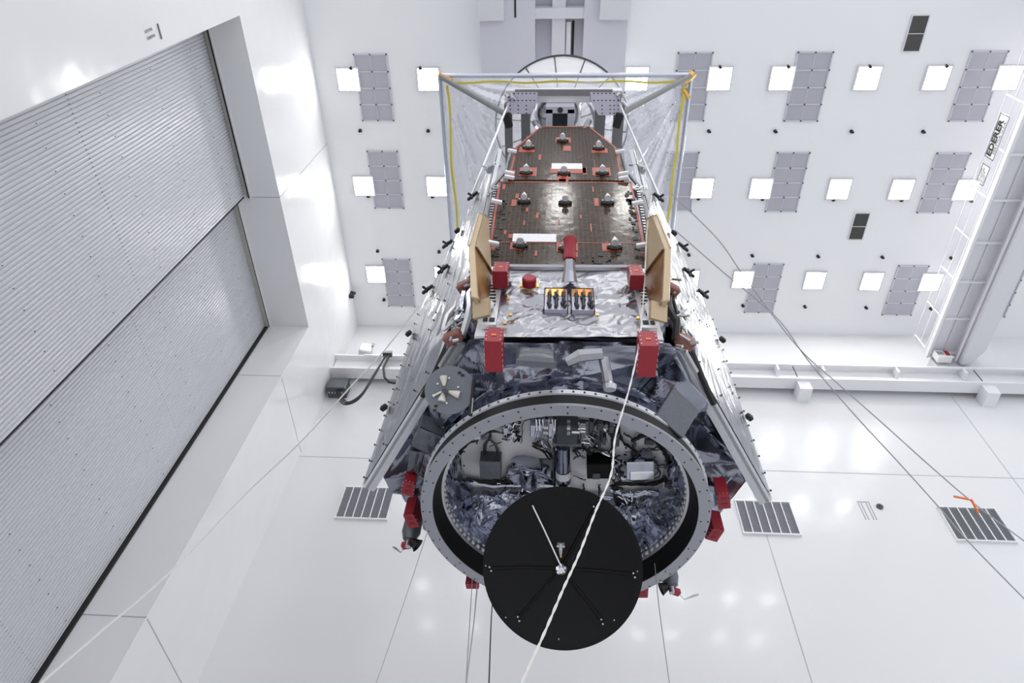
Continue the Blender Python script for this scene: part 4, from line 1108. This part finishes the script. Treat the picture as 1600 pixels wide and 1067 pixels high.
for px in (795, 968):
    c = onZ(px, 152, FZ-.05); mb = MB(); rr = random.Random(px)
    for k in range(7): p = c+Vector((rr.uniform(-.08, .08), rr.uniform(-.1, .12), rr.uniform(-.05, .03))); mb.tube([p, p+Vector((rr.uniform(-.1, .1), rr.uniform(-.1, .1), -.05))], .03, 6)
    mb.build('shackle', 'steel', lf)
    p0 = c+Vector((0, .1, -.05)); sgn = -1 if px < 880 else 1
    MB().tube([c+Vector((0, .1, -.05)), W(1.35, 13.6, .05) if sgn < 0 else Vector((2*MX-W(1.35, 13.6, .05).x, W(1.35, 13.6, .05).y, 13.6))], .022, 6).build('sling_rod', 'alu', lf)
    c = onZ(793 if px < 880 else 966, 188, FZ-.05); MB().box(c, (.17, .32, .12), .25*sgn, .02).build('black_clamp', 'black', lf)
# tall rods down to panel top
for (p, q) in (((836, 192), (845, 200)), ((920, 190), (913, 200))):
    MB().tube([onZ(*p, FZ-.1), onY(q[0], q[1]+4, 4.25)], .07, 8).build('lift_lug', 'steel', lf)
# foil-wrapped block inside the frame
hbk = thing('foil_wrapped_block', 'foil-wrapped round block with a square recess inside the lifting frame', 'block', tuple(onZ(873, 178, 16.4)))
c = onZ(872, 176, 17.0); mb = MB()
def fbk(u, v):
    a = 2*pi*(u if u < 1 else 0); k = (1-v*v)**.5
    p = c+Vector((cos(a)*v*.52, sin(a)*v*.55, -.42*k)); return p+Vector((cos(a)*.4, sin(a)*.4, -1))*.10*k*ridge(p, 2.2, 3)
mb.grid(fbk, 48, 14); mb.build('foil_wrap', 'foil_light', hbk)
c = onZ(875, 185, 16.35); mb = MB()
for (x0, x1, y0, y1) in ((-.30, -.16, -.2, .28), (.16, .30, -.2, .28), (-.30, .30, -.26, -.12)): mb.bb((c.x+x0, c.y+y0, 16.3), (c.x+x1, c.y+y1, 16.75))
mb.build('bracket_box', 'grey_paint', hbk); MB().bb((c.x-.16, c.y-.12, 16.5), (c.x+.16, c.y+.28, 16.7)).build('recess', 'dkgrey', hbk)
MB().disc((c.x, c.y-.19, 16.29), .06, (0, 0, 1), .01, 16).build('round_hole', 'dkgrey', hbk)

# canopy
cp = thing('plastic_canopy', 'wrinkled clear plastic canopy with yellow taped edges above the spacecraft', 'canopy', (CX, 6, 18))
QZ = 18.0; xa, xb, ya, yb2 = -2.73, 3.02, 3.82, 8.6
def cf(u, v):
    x = xa+(xb-xa)*u; y = ya+(yb2-ya)*v
    q = Vector((x, y*.45, 0))
    dl = Vector((x-xa, y-ya, 0)); dr = Vector((x-xb, y-ya, 0))
    al = math.atan2(dl.y, dl.x+1e-4); ar = math.atan2(dr.y, -dr.x+1e-4)
    rad = .34*abs(noise.noise(Vector((al*7, 1, 0))))*min(1, dl.length)*max(0, 1-u*1.5) + .45*abs(noise.noise(Vector((ar*9, 5, 0))))*min(1, dr.length)*max(0, u*1.6-.6)
    e = min(1, 8*min(u, 1-u))*min(1, 8*min(v, 1-v))
    return Vector((x, y, QZ-.25*e*(1-(2*u-1)**2)*.6 - e*(rad + .22*abs(noise.noise(q*1.4)) + .05*abs(noise.noise(q*4)))))
MB().grid(cf, 150, 100).build('plastic_sheet', 'plastic', cp, True)
M['tube_clear'] = mat('bluish_tube', (.62, .66, .75), .2, .7)
for (p, q) in (((xa, ya), (xb, ya)), ((xa, ya), (xa, yb2)), ((xb, ya), (xb, yb2)), ((xa, yb2), (xb, yb2))):
    MB().tube([(p[0], p[1], QZ), (q[0], q[1], QZ)], .055, 10).build('edge_tube', 'tube_clear', cp, True)
yt = MB()
def tape(pts, w):
    for i in range(len(pts)-1):
        a, b = Vector(pts[i]), Vector(pts[i+1]); d = (b-a).normalized(); s = Vector((-d.y, d.x, 0))*w
        yt.prism([a+s, b+s, b-s, a-s], (0, 0, .01))
tape([(xa+.2+.3*k, ya+.13+.02*sin(k*1.3), QZ-.07) for k in range(19)], .024)
tape([(xa+.16+.03*sin(k), ya+.2+.4*k, QZ-.07) for k in range(12)], .028); tape([(xb-.14+.02*sin(k*2), ya+.2+.4*k, QZ-.07) for k in range(12)], .028)
yt.build('yellow_tape', 'yellow', cp)
M['rustc'] = mat('amber_corner_wrap', (.65, .35, .10), .4, .3)
MB().tube([(xa-.02, ya-.02, QZ-.02), (xa+.28, ya+.10, QZ-.12)], .07, 8).build('corner_wrap', 'rustc', cp)
mb = MB(); mb.tube([(xb+.05, ya-.05, QZ), (xb-.15, ya+.15, QZ-.05)], .09, 8); mb.tube([(xb-.15, ya+.3, QZ-.02), (xb, ya+.5, QZ-.02)], .07, 8); mb.build('corner_wrap', 'gold', cp)
for (px, X0, tx, ty) in ((0, xa, 789, 178), (1, xb, 973, 176)):
    MB().tube([(X0, ya, QZ-.03), onZ(tx, ty, FZ+.1)], .06, 8).build('corner_strut', 'beamgrey', cp)
MB().tube([(xb, ya, QZ), (xb, ya-.001, QZ-.001)], .05, 8)

# ================================================================ ROPES AND LINES
def line3(pts, d0, d1, r, name, label, m='wire', twist=False, cat='rope'):
    L = [0]
    for i in range(1, len(pts)): L.append(L[-1]+hypot(pts[i][0]-pts[i-1][0], pts[i][1]-pts[i-1][1]))
    P = []
    for p, l in zip(pts, L):
        k = l/L[-1]; P.append(onD(p[0], p[1], 1/((1-k)/d0+k/d1)))
    sm = []
    for i in range(len(P)-1):
        a = P[max(i-1, 0)]; b = P[i]; c = P[i+1]; d = P[min(i+2, len(P)-1)]
        for s in range(10):
            u = s/10; sm.append(.5*((2*b)+(c-a)*u+(2*a-5*b+4*c-d)*u*u+(3*b-a-3*c+d)*u**3))
    sm.append(P[-1]); d_ = (P[-1]-P[-2]).normalized(); sm.append(Vector((P[-1].x+d_.x*1.5, P[-1].y*.75, .01))); mb = MB()
    if twist:
        for ph in (0, pi):
            q = [p+Vector((cos(i*1.1+ph), sin(i*1.1+ph), 0))*r*.55 for i, p in enumerate(sm)]; mb.tube(q, r*.7, 6)
    else: mb.tube(sm, r, 5)
    return tag(mb.build(name, m, smooth=True), label, cat)
line3([(1018, 305), (1011, 360), (1007, 440), (1000, 525), (985, 600), (962, 680), (955, 740), (930, 800), (905, 865), (880, 920), (850, 990), (815, 1067), (800, 1110)], 10.5, 3.6, .008, 'tether_rope', 'white twisted tether rope hanging in front of the black dish', 'rope', True)
line3([(655, 478), (600, 548), (550, 602), (470, 690), (380, 775), (265, 895), (160, 985), (65, 1067), (30, 1100)], 13.5, 6.5, .013, 'guide_rope', 'thin white rope running from spacecraft down across the corrugated door', 'rope')
line3([(1055, 360), (1130, 425), (1214, 497), (1262, 562), (1330, 642), (1400, 718), (1465, 790), (1514, 847), (1600, 935), (1640, 975)], 15, 11, .012, 'guide_rope', 'thin grey guide rope on the right passing the left edge of the dark wall vent')
line3([(1046, 300), (1120, 372), (1165, 435), (1245, 540), (1310, 600), (1380, 662), (1450, 725), (1520, 785), (1600, 845), (1640, 875)], 15, 11.5, .012, 'guide_rope', 'thin grey guide rope on the right with orange clips near the dark wall vent')
c = onD(1513, 780, 12); mb = MB(); mb.tube([c, c+Vector((-.22, 0, .06))], .022, 6); mb.tube([c+Vector((.05, 0, 0)), c+Vector((.1, .1, -.22))], .022, 6); tag(mb.build('rope_clips', 'orange'), 'orange clips hanging on the right guide rope above the dark vent', 'clip')
line3([(738, 905), (733, 985), (728, 1067), (726, 1100)], 8.2, 6, .005, 'thin_line', 'thin grey line below the small left red cover, leftmost of two')
line3([(746, 905), (739, 985), (728, 1067), (724, 1100)], 8.2, 6, .005, 'thin_line', 'thin grey line below the small left red cover, rightmost of two')
line3([(773, 900), (768, 960), (764, 1067), (763, 1100)], 8.2, 5, .006, 'thin_line', 'dark thin line below the left rim of the dish', 'black')
line3([(1023, 880), (1030, 950), (1046, 1067), (1050, 1100)], 8.4, 6, .005, 'thin_line', 'thin grey line below the right side of the ring')
line3([(668, 830), (640, 915), (600, 1032), (588, 1067), (580, 1100)], 8.4, 6, .004, 'thin_line', 'thin pale line below the left thruster pod')
